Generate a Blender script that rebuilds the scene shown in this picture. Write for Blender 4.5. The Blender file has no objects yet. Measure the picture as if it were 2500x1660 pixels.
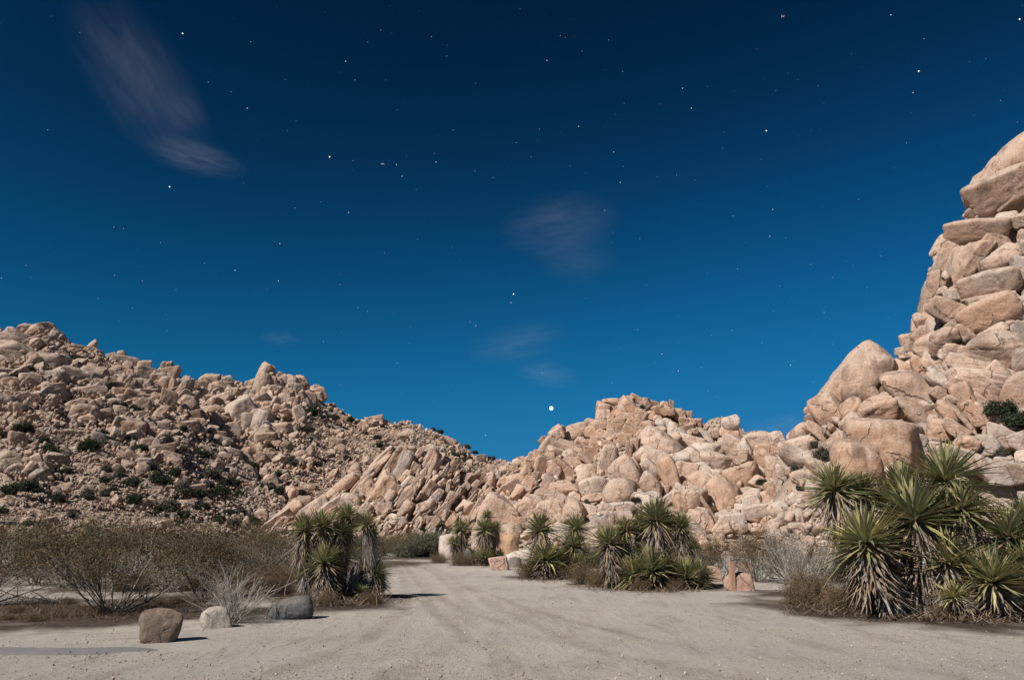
import bpy, bmesh, math, random
import numpy as np
from mathutils import Vector, Matrix, Euler

R = math.radians
rng = np.random.default_rng(7)
random.seed(7)
scene = bpy.context.scene
COL = scene.collection

# ------------------------------------------------------------------ camera
CAMZ, PITCH, HFOV = 1.5, R(14.2), R(66)
F = 1250 / math.tan(HFOV / 2)          # focal length in photograph pixels (2500 x 1660)
cam = bpy.data.cameras.new('camera')
cam.sensor_fit = 'HORIZONTAL'
cam.angle = HFOV
cam.clip_start, cam.clip_end = 0.1, 40000
camo = bpy.data.objects.new('camera', cam)
COL.objects.link(camo)
camo.location = (0, 0, CAMZ)
camo.rotation_euler = (math.pi / 2 + PITCH, 0, 0)
scene.camera = camo

# ------------------------------------------------------------------ sky and moonlight
SUN_EL, SUN_AZ = R(40), R(46)           # light comes from behind the camera, to the left
w = bpy.data.worlds.new('World')
scene.world = w
w.use_nodes = True
nt = w.node_tree
for n in list(nt.nodes):
    nt.nodes.remove(n)
N = nt.nodes.new
L = nt.links.new
out = N('ShaderNodeOutputWorld')
bg = N('ShaderNodeBackground')
sky = N('ShaderNodeTexSky')
sky.sky_type = 'NISHITA'
sky.sun_disc = False
sky.sun_elevation = SUN_EL
sky.sun_rotation = math.pi + SUN_AZ
sky.air_density, sky.dust_density, sky.ozone_density = 1.0, 0.0, 4.0
sky.altitude = 600
# night-exposure response of each colour channel (deep, saturated blue)
sepk = N('ShaderNodeSeparateColor')
comb = N('ShaderNodeCombineColor')
L(sky.outputs[0], sepk.inputs[0])
def _m(op, a, b):
    x = N('ShaderNodeMath'); x.operation = op
    for i_, v_ in enumerate((a, b)):
        if isinstance(v_, (int, float)): x.inputs[i_].default_value = v_
        else: L(v_, x.inputs[i_])
    return x.outputs[0]
for ch, (g_, m_, k_) in enumerate(((2.0, .020, .02), (3.05, .0743, .0336), (3.45, .0190, .00366))):
    x_ = _m('POWER', sepk.outputs[ch], g_)
    L(_m('DIVIDE', _m('MULTIPLY', x_, m_), _m('ADD', _m('MULTIPLY', x_, k_), 1.0)), comb.inputs[ch])
bg.inputs['Strength'].default_value = 0.086

# faint stars: tiny points scattered evenly over the whole sky
tc = N('ShaderNodeTexCoord')
vor = N('ShaderNodeTexVoronoi')
vor.inputs['Scale'].default_value = 95
L(tc.outputs['Generated'], vor.inputs['Vector'])
mr = N('ShaderNodeMapRange')
mr.inputs['From Min'].default_value = 0.06
mr.inputs['From Max'].default_value = 0.02
L(vor.outputs['Distance'], mr.inputs['Value'])
sepc = N('ShaderNodeSeparateColor')
L(vor.outputs['Color'], sepc.inputs[0])
pw = N('ShaderNodeMath'); pw.operation = 'POWER'; pw.inputs[1].default_value = 3.0
L(sepc.outputs[0], pw.inputs[0])
m2 = N('ShaderNodeMath'); m2.operation = 'MULTIPLY'
L(mr.outputs[0], m2.inputs[0]); L(pw.outputs[0], m2.inputs[1])
m3 = N('ShaderNodeMath'); m3.operation = 'MULTIPLY'; m3.inputs[1].default_value = 3.0
L(m2.outputs[0], m3.inputs[0])
addc = N('ShaderNodeMix'); addc.data_type = 'RGBA'; addc.blend_type = 'ADD'
addc.inputs['B'].default_value = (0.75, 0.9, 1, 1)
L(m3.outputs[0], addc.inputs['Factor'])
addc.clamp_factor = False
L(comb.outputs[0], addc.inputs['A'])
L(addc.outputs['Result'], bg.inputs['Color'])
L(bg.outputs[0], out.inputs['Surface'])

sl = bpy.data.lights.new('moonlight', 'SUN')
sl.energy = 5.0
sl.angle = R(0.5)
sl.color = (1.0, 0.93, 0.86)
so = bpy.data.objects.new('moonlight', sl)
COL.objects.link(so)
SUND = Vector((-math.sin(SUN_AZ) * math.cos(SUN_EL), -math.cos(SUN_AZ) * math.cos(SUN_EL), math.sin(SUN_EL)))
so.rotation_euler = SUND.to_track_quat('Z', 'Y').to_euler()

vs = scene.view_settings
vs.view_transform = 'Standard'
vs.look = 'None'
vs.exposure = 0.22
vs.gamma = 1.0
vs.use_curve_mapping = False
scene.cycles.max_bounces = 5
scene.cycles.diffuse_bounces = 3
scene.cycles.volume_bounces = 0
scene.cycles.transparent_max_bounces = 8

# ------------------------------------------------------------------ helpers
CAM = np.array([0, 0, CAMZ])
FWD = np.array([0, math.cos(PITCH), math.sin(PITCH)])
UP = np.array([0, -math.sin(PITCH), math.cos(PITCH)])
RT = np.array([1.0, 0, 0])


def ray(px, py):
    return FWD + RT * ((px - 1250) / F) + UP * ((830 - py) / F)


def at(px, py, Y):
    """world point seen at photograph pixel (px,py) at world depth Y"""
    d = ray(px, py)
    return CAM + d * (Y / d[1])


def ground_at(px, py):
    d = ray(px, py)
    return CAM + d * (-CAMZ / d[2])


def depth_of(p):
    return float(np.dot(np.asarray(p) - CAM, FWD))


def tag(o, label=None, cat=None, group=None, kind=None):
    if label: o['label'] = label
    if cat: o['category'] = cat
    if group: o['group'] = group
    if kind: o['kind'] = kind
    return o


def link(name, data, parent=None, mat=None):
    o = bpy.data.objects.new(name, data)
    COL.objects.link(o)
    if parent is not None:
        o.parent = parent
    if mat is not None and data is not None and not data.materials:
        data.materials.append(mat)
    return o


def empty(name, loc=(0, 0, 0)):
    o = bpy.data.objects.new(name, None)
    o.empty_display_size = 0.2
    COL.objects.link(o)
    o.location = [float(v) for v in loc]
    return o


def mesh_np(name, V, faces, smooth=True, col=None):
    """V (n,3); faces: array (m,k) with k=3 or 4, or list of such arrays"""
    if not isinstance(faces, list):
        faces = [faces]
    faces = [np.asarray(f, dtype=np.int32) for f in faces if len(f)]
    me = bpy.data.meshes.new(name)
    me.vertices.add(len(V))
    me.vertices.foreach_set('co', np.asarray(V, dtype=np.float32).ravel())
    loops = np.concatenate([f.ravel() for f in faces])
    totals = np.concatenate([np.full(len(f), f.shape[1], dtype=np.int32) for f in faces])
    starts = np.concatenate([[0], np.cumsum(totals)[:-1]]).astype(np.int32)
    me.loops.add(len(loops))
    me.loops.foreach_set('vertex_index', loops)
    me.polygons.add(len(totals))
    me.polygons.foreach_set('loop_start', starts)
    me.polygons.foreach_set('loop_total', totals)
    if smooth:
        me.polygons.foreach_set('use_smooth', np.ones(len(totals), dtype=bool))
    me.update(calc_edges=True)
    if col is not None:
        a = me.attributes.new('col', 'FLOAT_COLOR', 'POINT')
        c = np.ones((len(V), 4), dtype=np.float32)
        c[:, :3] = col
        a.data.foreach_set('color', c.ravel())
    return me


def _hash(i, j, k, s):
    n = (i * 374761393 + j * 668265263 + k * 2147483647 + s * 144665) & 0xFFFFFFFF
    n = ((n ^ (n >> 13)) * 1274126177) & 0xFFFFFFFF
    n = (n ^ (n >> 16)) & 0xFFFF
    return n / 32767.5 - 1.0


def vnoise(P, seed=0):
    P = np.asarray(P, dtype=np.float64)
    I = np.floor(P).astype(np.int64)
    f = P - I
    u = f * f * (3 - 2 * f)
    r = 0
    for dx in (0, 1):
        for dy in (0, 1):
            for dz in (0, 1):
                wgt = (u[..., 0] if dx else 1 - u[..., 0]) * (u[..., 1] if dy else 1 - u[..., 1]) * (u[..., 2] if dz else 1 - u[..., 2])
                r = r + wgt * _hash(I[..., 0] + dx, I[..., 1] + dy, I[..., 2] + dz, seed)
    return r


def fbm(P, oct=4, seed=0):
    r, a = 0, 1.0
    P = np.asarray(P, dtype=np.float64)
    for o in range(oct):
        r = r + a * vnoise(P * (2 ** o) + 17.3 * o, seed + o)
        a *= 0.5
    return r


# ------------------------------------------------------------------ materials
def new_mat(name):
    m = bpy.data.materials.new(name)
    m.use_nodes = True
    t = m.node_tree
    b = t.nodes['Principled BSDF']
    return m, t, b


class NB:
    def __init__(s, t): s.t = t
    def n(s, ty, **kw):
        x = s.t.nodes.new(ty)
        for k, v in kw.items():
            setattr(x, k, v)
        return x
    def l(s, a, b): s.t.links.new(a, b)
    def noise(s, vec, scale, detail=4, rough=0.6, dist=0.0):
        x = s.n('ShaderNodeTexNoise')
        x.inputs['Scale'].default_value = scale
        x.inputs['Detail'].default_value = detail
        x.inputs['Roughness'].default_value = rough
        x.inputs['Distortion'].default_value = dist
        if vec is not None: s.l(vec, x.inputs['Vector'])
        return x.outputs['Fac']
    def ramp(s, fac, a, b, lo=0.0, hi=1.0):
        x = s.n('ShaderNodeMapRange')
        x.inputs['From Min'].default_value = a
        x.inputs['From Max'].default_value = b
        x.inputs['To Min'].default_value = lo
        x.inputs['To Max'].default_value = hi
        s.l(fac, x.inputs['Value'])
        return x.outputs[0]
    def mix(s, fac, a, b, mode='MIX'):
        x = s.n('ShaderNodeMix', data_type='RGBA', blend_type=mode)
        for k, v in (('Factor', fac), ('A', a), ('B', b)):
            if hasattr(v, 'is_linked') or isinstance(v, bpy.types.NodeSocket):
                s.l(v, x.inputs[k])
            elif k == 'Factor':
                x.inputs[k].default_value = v
            else:
                x.inputs[k].default_value = (*v, 1)
        return x.outputs['Result']
    def math(s, op, a, b=None):
        x = s.n('ShaderNodeMath', operation=op)
        for i, v in enumerate((a, b)):
            if v is None: continue
            if isinstance(v, bpy.types.NodeSocket): s.l(v, x.inputs[i])
            else: x.inputs[i].default_value = v
        return x.outputs[0]


def rock_mat(name, attr=False, scale=1.0, varnish=0.75, pale=.45, drift=.38):
    m, t, b = new_mat(name)
    q = NB(t)
    geo = q.n('ShaderNodeNewGeometry')
    pos = geo.outputs['Position']
    if attr:
        ca = q.n('ShaderNodeAttribute', attribute_name='col')
        base = ca.outputs['Color']
    else:
        oi = q.n('ShaderNodeObjectInfo')
        base = oi.outputs['Color']
    # large tint drift: paler weathered skin and iron-orange patches
    n1 = q.noise(pos, 0.35 * scale, 3, 0.55)
    c = q.mix(q.ramp(n1, 0.38, 0.68), base, q.mix(drift, base, (0.50, 0.29, 0.185)))
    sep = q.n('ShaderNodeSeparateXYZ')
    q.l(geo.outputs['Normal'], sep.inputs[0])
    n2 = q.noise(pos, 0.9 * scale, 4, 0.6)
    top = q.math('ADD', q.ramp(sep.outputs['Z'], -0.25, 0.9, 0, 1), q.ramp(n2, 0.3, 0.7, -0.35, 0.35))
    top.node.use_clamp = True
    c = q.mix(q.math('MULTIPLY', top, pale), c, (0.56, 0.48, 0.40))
    # desert varnish, dark brown blotches and streaks running down
    mp = q.n('ShaderNodeMapping')
    mp.inputs['Scale'].default_value = (1, 1, 0.45)
    q.l(pos, mp.inputs['Vector'])
    n3 = q.noise(mp.outputs[0], 0.75 * scale, 6, 0.62, 0.6)
    v = q.ramp(n3, 0.53, 0.66, 0, varnish)
    c = q.mix(v, c, (0.19, 0.12, 0.085))
    n6 = q.noise(mp.outputs[0], 0.22 * scale, 5, 0.6, 0.8)
    c = q.mix(q.ramp(n6, 0.56, 0.66, 0, varnish * .7), c, (0.15, 0.105, 0.085))
    # fine speckle and lichen-grey mottling
    n4 = q.noise(pos, 5.0 * scale, 5, 0.75)
    c = q.mix(0.85, c, q.mix(q.ramp(n4, 0.33, 0.67), (0.62, 0.60, 0.58), (1.24, 1.22, 1.20)), 'MULTIPLY')
    n5 = q.noise(pos, 1.7 * scale, 5, 0.7)
    c = q.mix(q.ramp(n5, 0.58, 0.68, 0, 0.4), c, (0.30, 0.265, 0.235))
    b.inputs['Roughness'].default_value = 0.9
    b.inputs['Specular IOR Level'].default_value = 0.2
    # relief: grain, pits and hairline joints
    lines = None
    for nv, sp, off in (((.62, .35, .70), 3.6, .37), ((-.75, .45, .48), 5.1, .8), ((.2, .5, -.84), 4.4, .1)):
        dp = q.n('ShaderNodeVectorMath', operation='DOT_PRODUCT')
        q.l(pos, dp.inputs[0]); dp.inputs[1].default_value = nv
        ph = q.math('ADD', q.math('MULTIPLY', dp.outputs['Value'], scale / sp), q.math('MULTIPLY', n1, .9))
        fr = q.math('FRACT', q.math('ADD', ph, off + 40))
        dist = q.math('MULTIPLY', q.math('ABSOLUTE', q.math('SUBTRACT', fr, .5)), sp)
        nm = q.noise(pos, (.30 + .07 * sp) * scale, 2, .5)
        ln_ = q.math('MULTIPLY', q.ramp(dist, .085, .02), q.ramp(nm, .53, .58))
        lines = ln_ if lines is None else q.math('MAXIMUM', lines, ln_)
    c = q.mix(q.math('MULTIPLY', lines, .6), c, (.085, .06, .045))
    q.l(c, b.inputs['Base Color'])
    h = q.math('ADD', q.math('MULTIPLY', n4, 0.16), q.math('MULTIPLY', n5, 0.45))
    h = q.math('SUBTRACT', h, q.math('MULTIPLY', lines, 0.35))
    bp = q.n('ShaderNodeBump')
    bp.inputs['Strength'].default_value = 0.9
    bp.inputs['Distance'].default_value = 0.35 / scale
    q.l(h, bp.inputs['Height'])
    q.l(bp.outputs[0], b.inputs['Normal'])
    return m


M_ROCK = rock_mat('granite')
M_RUBBLE = rock_mat('granite_rubble', attr=True)
M_STONE = rock_mat('granite_small', scale=5.0, varnish=0.6, pale=.10, drift=.10)


def leaf_mat(name, rough=0.5, spec=0.35, trans=0.0):
    m, t, b = new_mat(name)
    q = NB(t)
    ca = q.n('ShaderNodeAttribute', attribute_name='col')
    geo = q.n('ShaderNodeNewGeometry')
    n1 = q.noise(geo.outputs['Position'], 9, 3)
    c = q.mix(0.8, ca.outputs['Color'], q.mix(q.ramp(n1, 0.3, 0.7), (0.7, 0.7, 0.7), (1.25, 1.25, 1.2)), 'MULTIPLY')
    q.l(c, b.inputs['Base Color'])
    b.inputs['Roughness'].default_value = rough
    b.inputs['Specular IOR Level'].default_value = spec
    if trans:
        tr = q.n('ShaderNodeBsdfTranslucent'); q.l(c, tr.inputs['Color'])
        mx = q.n('ShaderNodeMixShader'); mx.inputs[0].default_value = trans
        q.l(b.outputs[0], mx.inputs[1]); q.l(tr.outputs[0], mx.inputs[2])
        q.l(mx.outputs[0], t.nodes['Material Output'].inputs['Surface'])
    return m


M_YUCCA = leaf_mat('yucca_leaf', 0.45, 0.4, .18)
M_DEAD = leaf_mat('dry_leaf', 0.8, 0.15, .15)
M_TWIG = leaf_mat('twig', 0.85, 0.1)
M_LEAF = leaf_mat('shrub_leaf', 0.6, 0.25, .2)


def emit_mat(name, color, strength):
    m, t, b = new_mat(name)
    b.inputs['Base Color'].default_value = (0, 0, 0, 1)
    b.inputs['Emission Color'].default_value = (*color, 1)
    b.inputs['Emission Strength'].default_value = strength
    m.cycles.emission_sampling = 'NONE'
    return m


# ------------------------------------------------------------------ boulder shapes
def ico(sub):
    bm = bmesh.new()
    bmesh.ops.create_icosphere(bm, subdivisions=sub, radius=1)
    V = np.array([v.co[:] for v in bm.verts])
    Fc = np.array([[v.index for v in f.verts] for f in bm.faces])
    bm.free()
    return V / np.linalg.norm(V, axis=1)[:, None], Fc


ICO = {s: ico(s) for s in (2, 3, 5, 6)}


def boulder_shape(seed, kind, sub=5):
    r = np.random.default_rng(seed)
    D, Fc = ICO[sub]
    def rdirs(n):
        v = r.normal(size=(n, 3))
        return v / np.linalg.norm(v, axis=1)[:, None]
    box = np.array([[1, 0, 0], [-1, 0, 0], [0, 1, 0], [0, -1, 0], [0, 0, 1], [0, 0, -1.0]])
    box = box + r.normal(size=box.shape) * 0.13
    box /= np.linalg.norm(box, axis=1)[:, None]
    if kind == 'round':
        pl = np.vstack([box, rdirs(9)]); h = np.concatenate([r.uniform(.85, 1, 6), r.uniform(.82, 1.05, 9)]); p = 8.0; na = .055
    elif kind == 'smooth':
        pl = np.vstack([box, rdirs(10)]); h = np.concatenate([r.uniform(.9, 1, 6), r.uniform(.86, 1.05, 10)]); p = 6.2; na = .05
    elif kind == 'dome':
        pl = np.vstack([box, rdirs(8)]); h = np.concatenate([[.9, .9, .9, .9, .95, .6], r.uniform(.9, 1.1, 8)]); p = 5; na = .04
    elif kind == 'block':
        pl = np.vstack([box, rdirs(7)]); h = np.concatenate([r.uniform(.8, .95, 6), r.uniform(.88, 1.15, 7)]); p = 15; na = .05
    elif kind == 'slab':
        pl = np.vstack([box, rdirs(5)]); h = np.concatenate([r.uniform(.75, 1, 6), r.uniform(.8, 1.1, 5)]); p = 12; na = .07
    elif kind == 'chip':
        pl = rdirs(9); pl = np.vstack([pl, -pl[:2]]); h = r.uniform(.55, 1, 11); p = 45; na = .02
    else:  # angular
        pl = rdirs(13); h = r.uniform(.68, 1, 13); p = 20; na = .05
    dots = np.maximum(D @ pl.T, 0) / h
    rad = (dots ** p).sum(1) ** (-1 / p)
    rad = np.minimum(rad, 1.7)
    V = D * rad[:, None]
    V = V + D * (na * fbm(V * 1.7 + seed * 3.1, 3 if sub < 5 else 5, seed))[:, None]
    if sub >= 5:
        # exfoliation steps and open joints
        for k in range(r.integers(0, 3) if kind != 'smooth' else 0):
            n = rdirs(1)[0]
            c = r.uniform(-.45, .45)
            d = V @ n - c + 0.10 * fbm(V * 1.3 + 9 * k, 2, seed + k)
            dep = r.uniform(.04, .10)
            V = V - D * (dep * np.exp(-(d / .035) ** 2))[:, None]
            if r.random() < .6:
                V = V + D * (r.uniform(-.05, .05) * np.tanh(d / .04))[:, None]
        V = V + D * (.022 * fbm(V * 3.5, 3, seed + 70) + .012 * fbm(V * 9, 2, seed + 50))[:, None]
    lo, hi = V.min(0), V.max(0)
    V = (V - (lo + hi) / 2) / ((hi - lo) / 2)
    return V, Fc


KINDS = {'smooth': 4, 'round': 7, 'block': 6, 'slab': 5, 'angular': 6, 'dome': 2}
LIB = {}
for kname, cnt in KINDS.items():
    for i in range(cnt):
        V, Fc = boulder_shape(100 + 13 * i + 7 * len(kname), kname, 5)
        me = mesh_np('boulder_' + kname, V, Fc)
        me.materials.append(M_ROCK)
        LIB.setdefault(kname, []).append(me)
LOW = {s: [boulder_shape(900 + i, k, s) for i, k in enumerate(['chip', 'block', 'chip', 'angular', 'chip', 'block', 'chip', 'angular', 'chip', 'round'])] for s in (2, 3)}


def hull_chip(seed):
    r = np.random.default_rng(seed)
    bm = bmesh.new()
    n = r.integers(9, 15)
    d = r.normal(size=(n, 3)); d /= np.linalg.norm(d, axis=1)[:, None]
    for p in d * r.uniform(.75, 1.0, (n, 1)):
        bm.verts.new(p)
    bmesh.ops.convex_hull(bm, input=bm.verts)
    bmesh.ops.bevel(bm, geom=list(bm.edges), offset=.10, segments=1, affect='EDGES', profile=.6, clamp_overlap=True)
    for v in bm.verts:
        if v.co.length > 1: v.co = v.co.normalized()
    bmesh.ops.triangulate(bm, faces=bm.faces)
    bm.verts.ensure_lookup_table(); bm.verts.index_update()
    V = np.array([v.co[:] for v in bm.verts]); Fc = np.array([[v.index for v in f.verts] for f in bm.faces])
    bm.free()
    return V, Fc


LOW[1] = [hull_chip(1200 + i) for i in range(16)]
TONE = {'w': (.57, .49, .42), 'p': (.53, .415, .33), 't': (.49, .355, .27), 'o': (.465, .305, .21),
        'b': (.33, .23, .175), 'g': (.40, .345, .305)}


class Hill:
    """a slope given by its crest line (pixel + distance) and the distance of its foot"""
    def __init__(s, name, cols, g=1.0, back=0.6, fit=1.15, dim=1.0, embed=0.0):
        s.name, s.g, s.back, s.fit, s.dim, s.embed = name, g, back, fit, dim, embed  # dim: browner stone, plus vignette and light-angle shade put into the colour
        A = []
        for px, py, Dr, Db in cols:
            d = ray(px, py)
            A.append((d[0] / d[1], Dr, Db, max(0.3, CAMZ + d[2] / d[1] * Dr)))
        A.sort()
        s.A = np.array(A)
    def cols_at(s, a):
        return [np.interp(a, s.A[:, 0], s.A[:, i]) for i in (1, 2, 3)]
    def S(s, a, t):
        Dr, Db, zr = s.cols_at(a)
        Dd = Db + (Dr - Db) * t
        return np.stack([a * Dd, Dd, zr * t ** s.g], -1)
    def locate(s, px, py):
        d = ray(px, py)
        a, sl = d[0] / d[1], d[2] / d[1]
        ts = np.linspace(0, 1, 241)
        P = s.S(np.full_like(ts, a), ts)
        hit = np.nonzero(P[:, 2] - CAMZ >= sl * P[:, 1])[0]
        D = P[hit[0], 1] if len(hit) else P[-1, 1]
        return CAM + d * (D / d[1])
    def build(s, mat, color, na=240, nt=70, low=.35):
        a = np.linspace(s.A[0, 0], s.A[-1, 0], na)
        t = np.linspace(0, 1, nt)
        AA, TT = np.meshgrid(a, t, indexing='ij')
        P = s.S(AA, TT)
        Dr, Db, zr = s.cols_at(a)
        span = (Dr - Db)
        P[..., 1] += 0.012 * P[..., 1] + .5
        P[..., 2] -= low
        nz = fbm(P * .22, 4, 3)
        nrm = np.clip(zr / 14, .1, 1)[:, None] * np.minimum(TT * 4, 1)
        P[..., 1] += nz * 1.4 * nrm
        P[..., 2] += nz * .9 * nrm
        tb = np.linspace(0, 1, 14)[1:]
        B = np.zeros((na, 13, 3))
        top = P[:, -1]
        B[..., 1] = top[:, 1][:, None] + tb[None] * (zr * s.back + 3)[:, None]
        B[..., 0] = a[:, None] * B[..., 1]
        B[..., 2] = top[:, 2][:, None] * (1 - tb[None] ** 1.3) - tb[None] * .5
        B[..., 2] += fbm(B * .2, 3, 8) * nrm[:, -1:] * (1 - tb[None])
        P = np.concatenate([P, B], 1)
        n2 = P.shape[1]
        idx = np.arange(na * n2).reshape(na, n2)
        Q = np.stack([idx[:-1, :-1], idx[1:, :-1], idx[1:, 1:], idx[:-1, 1:]], -1).reshape(-1, 4)
        V = P.reshape(-1, 3)
        me = mesh_np(s.name, V, Q, col=np.tile(color, (len(V), 1)))
        s.obj = link(s.name, me, None, mat)
        s.obj['kind'] = 'structure'
        s.n = 0
        return s.obj


def frame_at(P):
    d = P - CAM
    d = d / np.linalg.norm(d)
    r = np.cross(d, [0, 0, 1.0]); r /= np.linalg.norm(r)
    u = np.cross(r, d)
    return d, r, u


def put_boulder(hill, px, py, wpx, hpx, ang, kind, tone, push=0.25, dscale=.8, seed=None, name='boulder', mats=None):
    """one boulder lying on the slope where the photograph shows it"""
    P = hill.locate(px, py)
    d, r, u = frame_at(P)
    k = depth_of(P) / F
    sx, sz = wpx * k / 2 * hill.fit, hpx * k / 2 * hill.fit
    sy = dscale * (sx * sz) ** .5
    P = P + d * ((push + hill.embed) * sy)
    c, s_ = math.cos(R(ang)), math.sin(R(ang))
    X = r * c + u * s_
    Z = -r * s_ + u * c
    Y = np.cross(Z, X)
    lib = LIB[kind]
    rnd = random.Random(int(px * 131 + py * 977))
    me = lib[rnd.randrange(len(lib))]
    rot = Matrix([[X[i], Y[i], Z[i]] for i in range(3)])
    if rnd.random() < .5 and kind != 'dome':
        rot = rot @ Matrix.Rotation(math.pi, 3, rnd.choice('XYZ'))
    o = bpy.data.objects.new(name, me)
    COL.objects.link(o)
    o.parent = hill.obj
    o.matrix_world = Matrix.Translation(Vector(P)) @ rot.to_4x4() @ Matrix.Diagonal((sx, sy, sz, 1))
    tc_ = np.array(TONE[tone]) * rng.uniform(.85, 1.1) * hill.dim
    o.color = (*[float(v) for v in tc_], 1)
    hill.n += 1
    return o


def catalog(hill, x0, y0, sc, rows):
    for row in rows:
        cx, cy, w_, h_ = row[:4]
        rest = list(row[4:])
        ang = rest.pop(0) if rest and not isinstance(rest[0], str) else random.uniform(-12, 12)
        kind = ('block', 'angular', 'round', 'block', 'angular')[int(cx + cy) % 5]
        tone = 't'
        push = .25
        for v in rest:
            if v in KINDS: kind = v
            elif v in TONE: tone = v
            elif isinstance(v, float): push = v
        put_boulder(hill, x0 + cx / sc, y0 + cy / sc, w_ / sc, h_ / sc, ang, kind, tone, push)


def rubble(hill, pts, n_obj=300, tones='ttpog', angf=None, kinds=('round', 'block', 'angular'), sub=2, asp=(.55, .95), sink=.1):
    """pts: list of (px,py,size_px). The largest become boulders of their own, the rest one mass."""
    pts = sorted(pts, key=lambda p: -p[2])
    n_obj = max(0, min(n_obj, 300 - hill.n))
    for px, py, s_ in pts[:n_obj]:
        ang = angf(px, py) if angf else random.uniform(-40, 40)
        put_boulder(hill, px, py, s_, s_ * random.uniform(*asp), ang, random.choice(kinds), random.choice(tones), push=random.uniform(.0, .35) + sink * .5)
    Vs, Fs, Cs, off = [], [], [], 0
    for px, py, s_ in pts[n_obj:]:
        P = hill.locate(px, py)
        k = depth_of(P) / F * s_ / 2
        V, Fc = LOW[sub][random.randrange(len(LOW[sub]))]
        if angf:
            d, r, u = frame_at(P)
            an = R(angf(px, py))
            X = r * math.cos(an) + u * math.sin(an); Z = -r * math.sin(an) + u * math.cos(an)
            M = np.stack([X, np.cross(Z, X), Z], 1)
            sc_ = np.array([1, .6, random.uniform(*asp)])
        else:
            M = np.array(Euler((random.uniform(0, 6.3), random.uniform(0, 6.3), random.uniform(0, 6.3))).to_matrix())
            sc_ = np.array([1, random.uniform(*asp) + .1, random.uniform(*asp)])
        W = (V * sc_ * k * 1.1) @ M.T + P + np.array([0, 0, -k * sink])
        Vs.append(W); Fs.append(Fc + off); off += len(W)
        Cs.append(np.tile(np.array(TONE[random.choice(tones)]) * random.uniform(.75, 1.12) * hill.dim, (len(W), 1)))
    if Vs:
        me = mesh_np('rubble', np.concatenate(Vs), np.concatenate(Fs), smooth=(sub > 1), col=np.concatenate(Cs))
        o = link('rubble', me, hill.obj, M_RUBBLE)
        o['kind'] = 'stuff'


def crest_py(crest, px):
    xs = [c[0] for c in crest]; ys = [c[1] for c in crest]
    return np.interp(px, xs, ys)


def scatter(crest, x0, x1, ybase, n, med, sig, smin=6, smax=70, sizef=None, top=3):
    pts = []
    while len(pts) < n:
        px = random.uniform(x0, x1)
        yt = crest_py(crest, px) + top
        if yt > ybase: continue
        py = random.uniform(yt, ybase)
        if random.random() > (ybase - yt) / 520 + .25: continue
        s_ = med * math.exp(random.gauss(0, sig))
        if sizef: s_ *= sizef(px, py)
        s_ = min(max(s_, smin), smax)
        pts.append((px, max(py, yt + s_ * .2), s_))
    return pts


def crest_stones(crest, x0, x1, step, smin, smax):
    pts, x = [], x0
    while x < x1:
        s_ = random.uniform(smin, smax)
        pts.append((x, crest_py(crest, x) + s_ * random.uniform(.3, .7), s_))
        x += step * random.uniform(.6, 1.4)
    return pts

# ------------------------------------------------------------------ ground
SOIL = []          # (x, y, radius) of darker soil and plant litter, filled with plant bases below


def soil(px, py, r, k=1.0):
    g = ground_at(px, py)
    SOIL.append((g[0], g[1], r, k))


for px, py, r in [(60, 1482, 1.7), (160, 1490, 1.7), (270, 1492, 2.0), (380, 1475, 2.1), (470, 1465, 2.0), (20, 1505, 1.3), (110, 1512, 1.1), (210, 1508, 1.1), (400, 1500, .9), (40, 1528, .8), (150, 1524, .8), (250, 1518, .8), (330, 1503, .8), (480, 1502, .6), (560, 1500, .7), (640, 1492, .8), (700, 1490, .8), (790, 1482, .9), (880, 1476, .9), (470, 1485, 1.2), (330, 1430, 3), (430, 1430, 3), (530, 1425, 3),
                  (560, 1450, 1.5), (620, 1430, 1.8), (700, 1445, 1.3), (760, 1462, 1.2), (850, 1466, 1.2), (930, 1455, .8), (330, 1505, .9),
                  (1010, 1362, 4), (60, 1395, 6), (200, 1392, 6), (330, 1395, 6), (450, 1398, 6), (560, 1392, 6), (660, 1390, 5), (800, 1375, 7), (960, 1360, 5),
                  (1500, 1415, 1.5), (1330, 1410, 1.5), (1600, 1435, 1.6), (1690, 1425, 1.2), (1980, 1480, 1.5), (2080, 1495, 1.4),
                  (2200, 1505, 1.5), (2330, 1512, 1.6), (2450, 1512, 1.6), (1950, 1450, 1.5), (1180, 1378, 1.8)]:
    soil(px, py, r)


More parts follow.
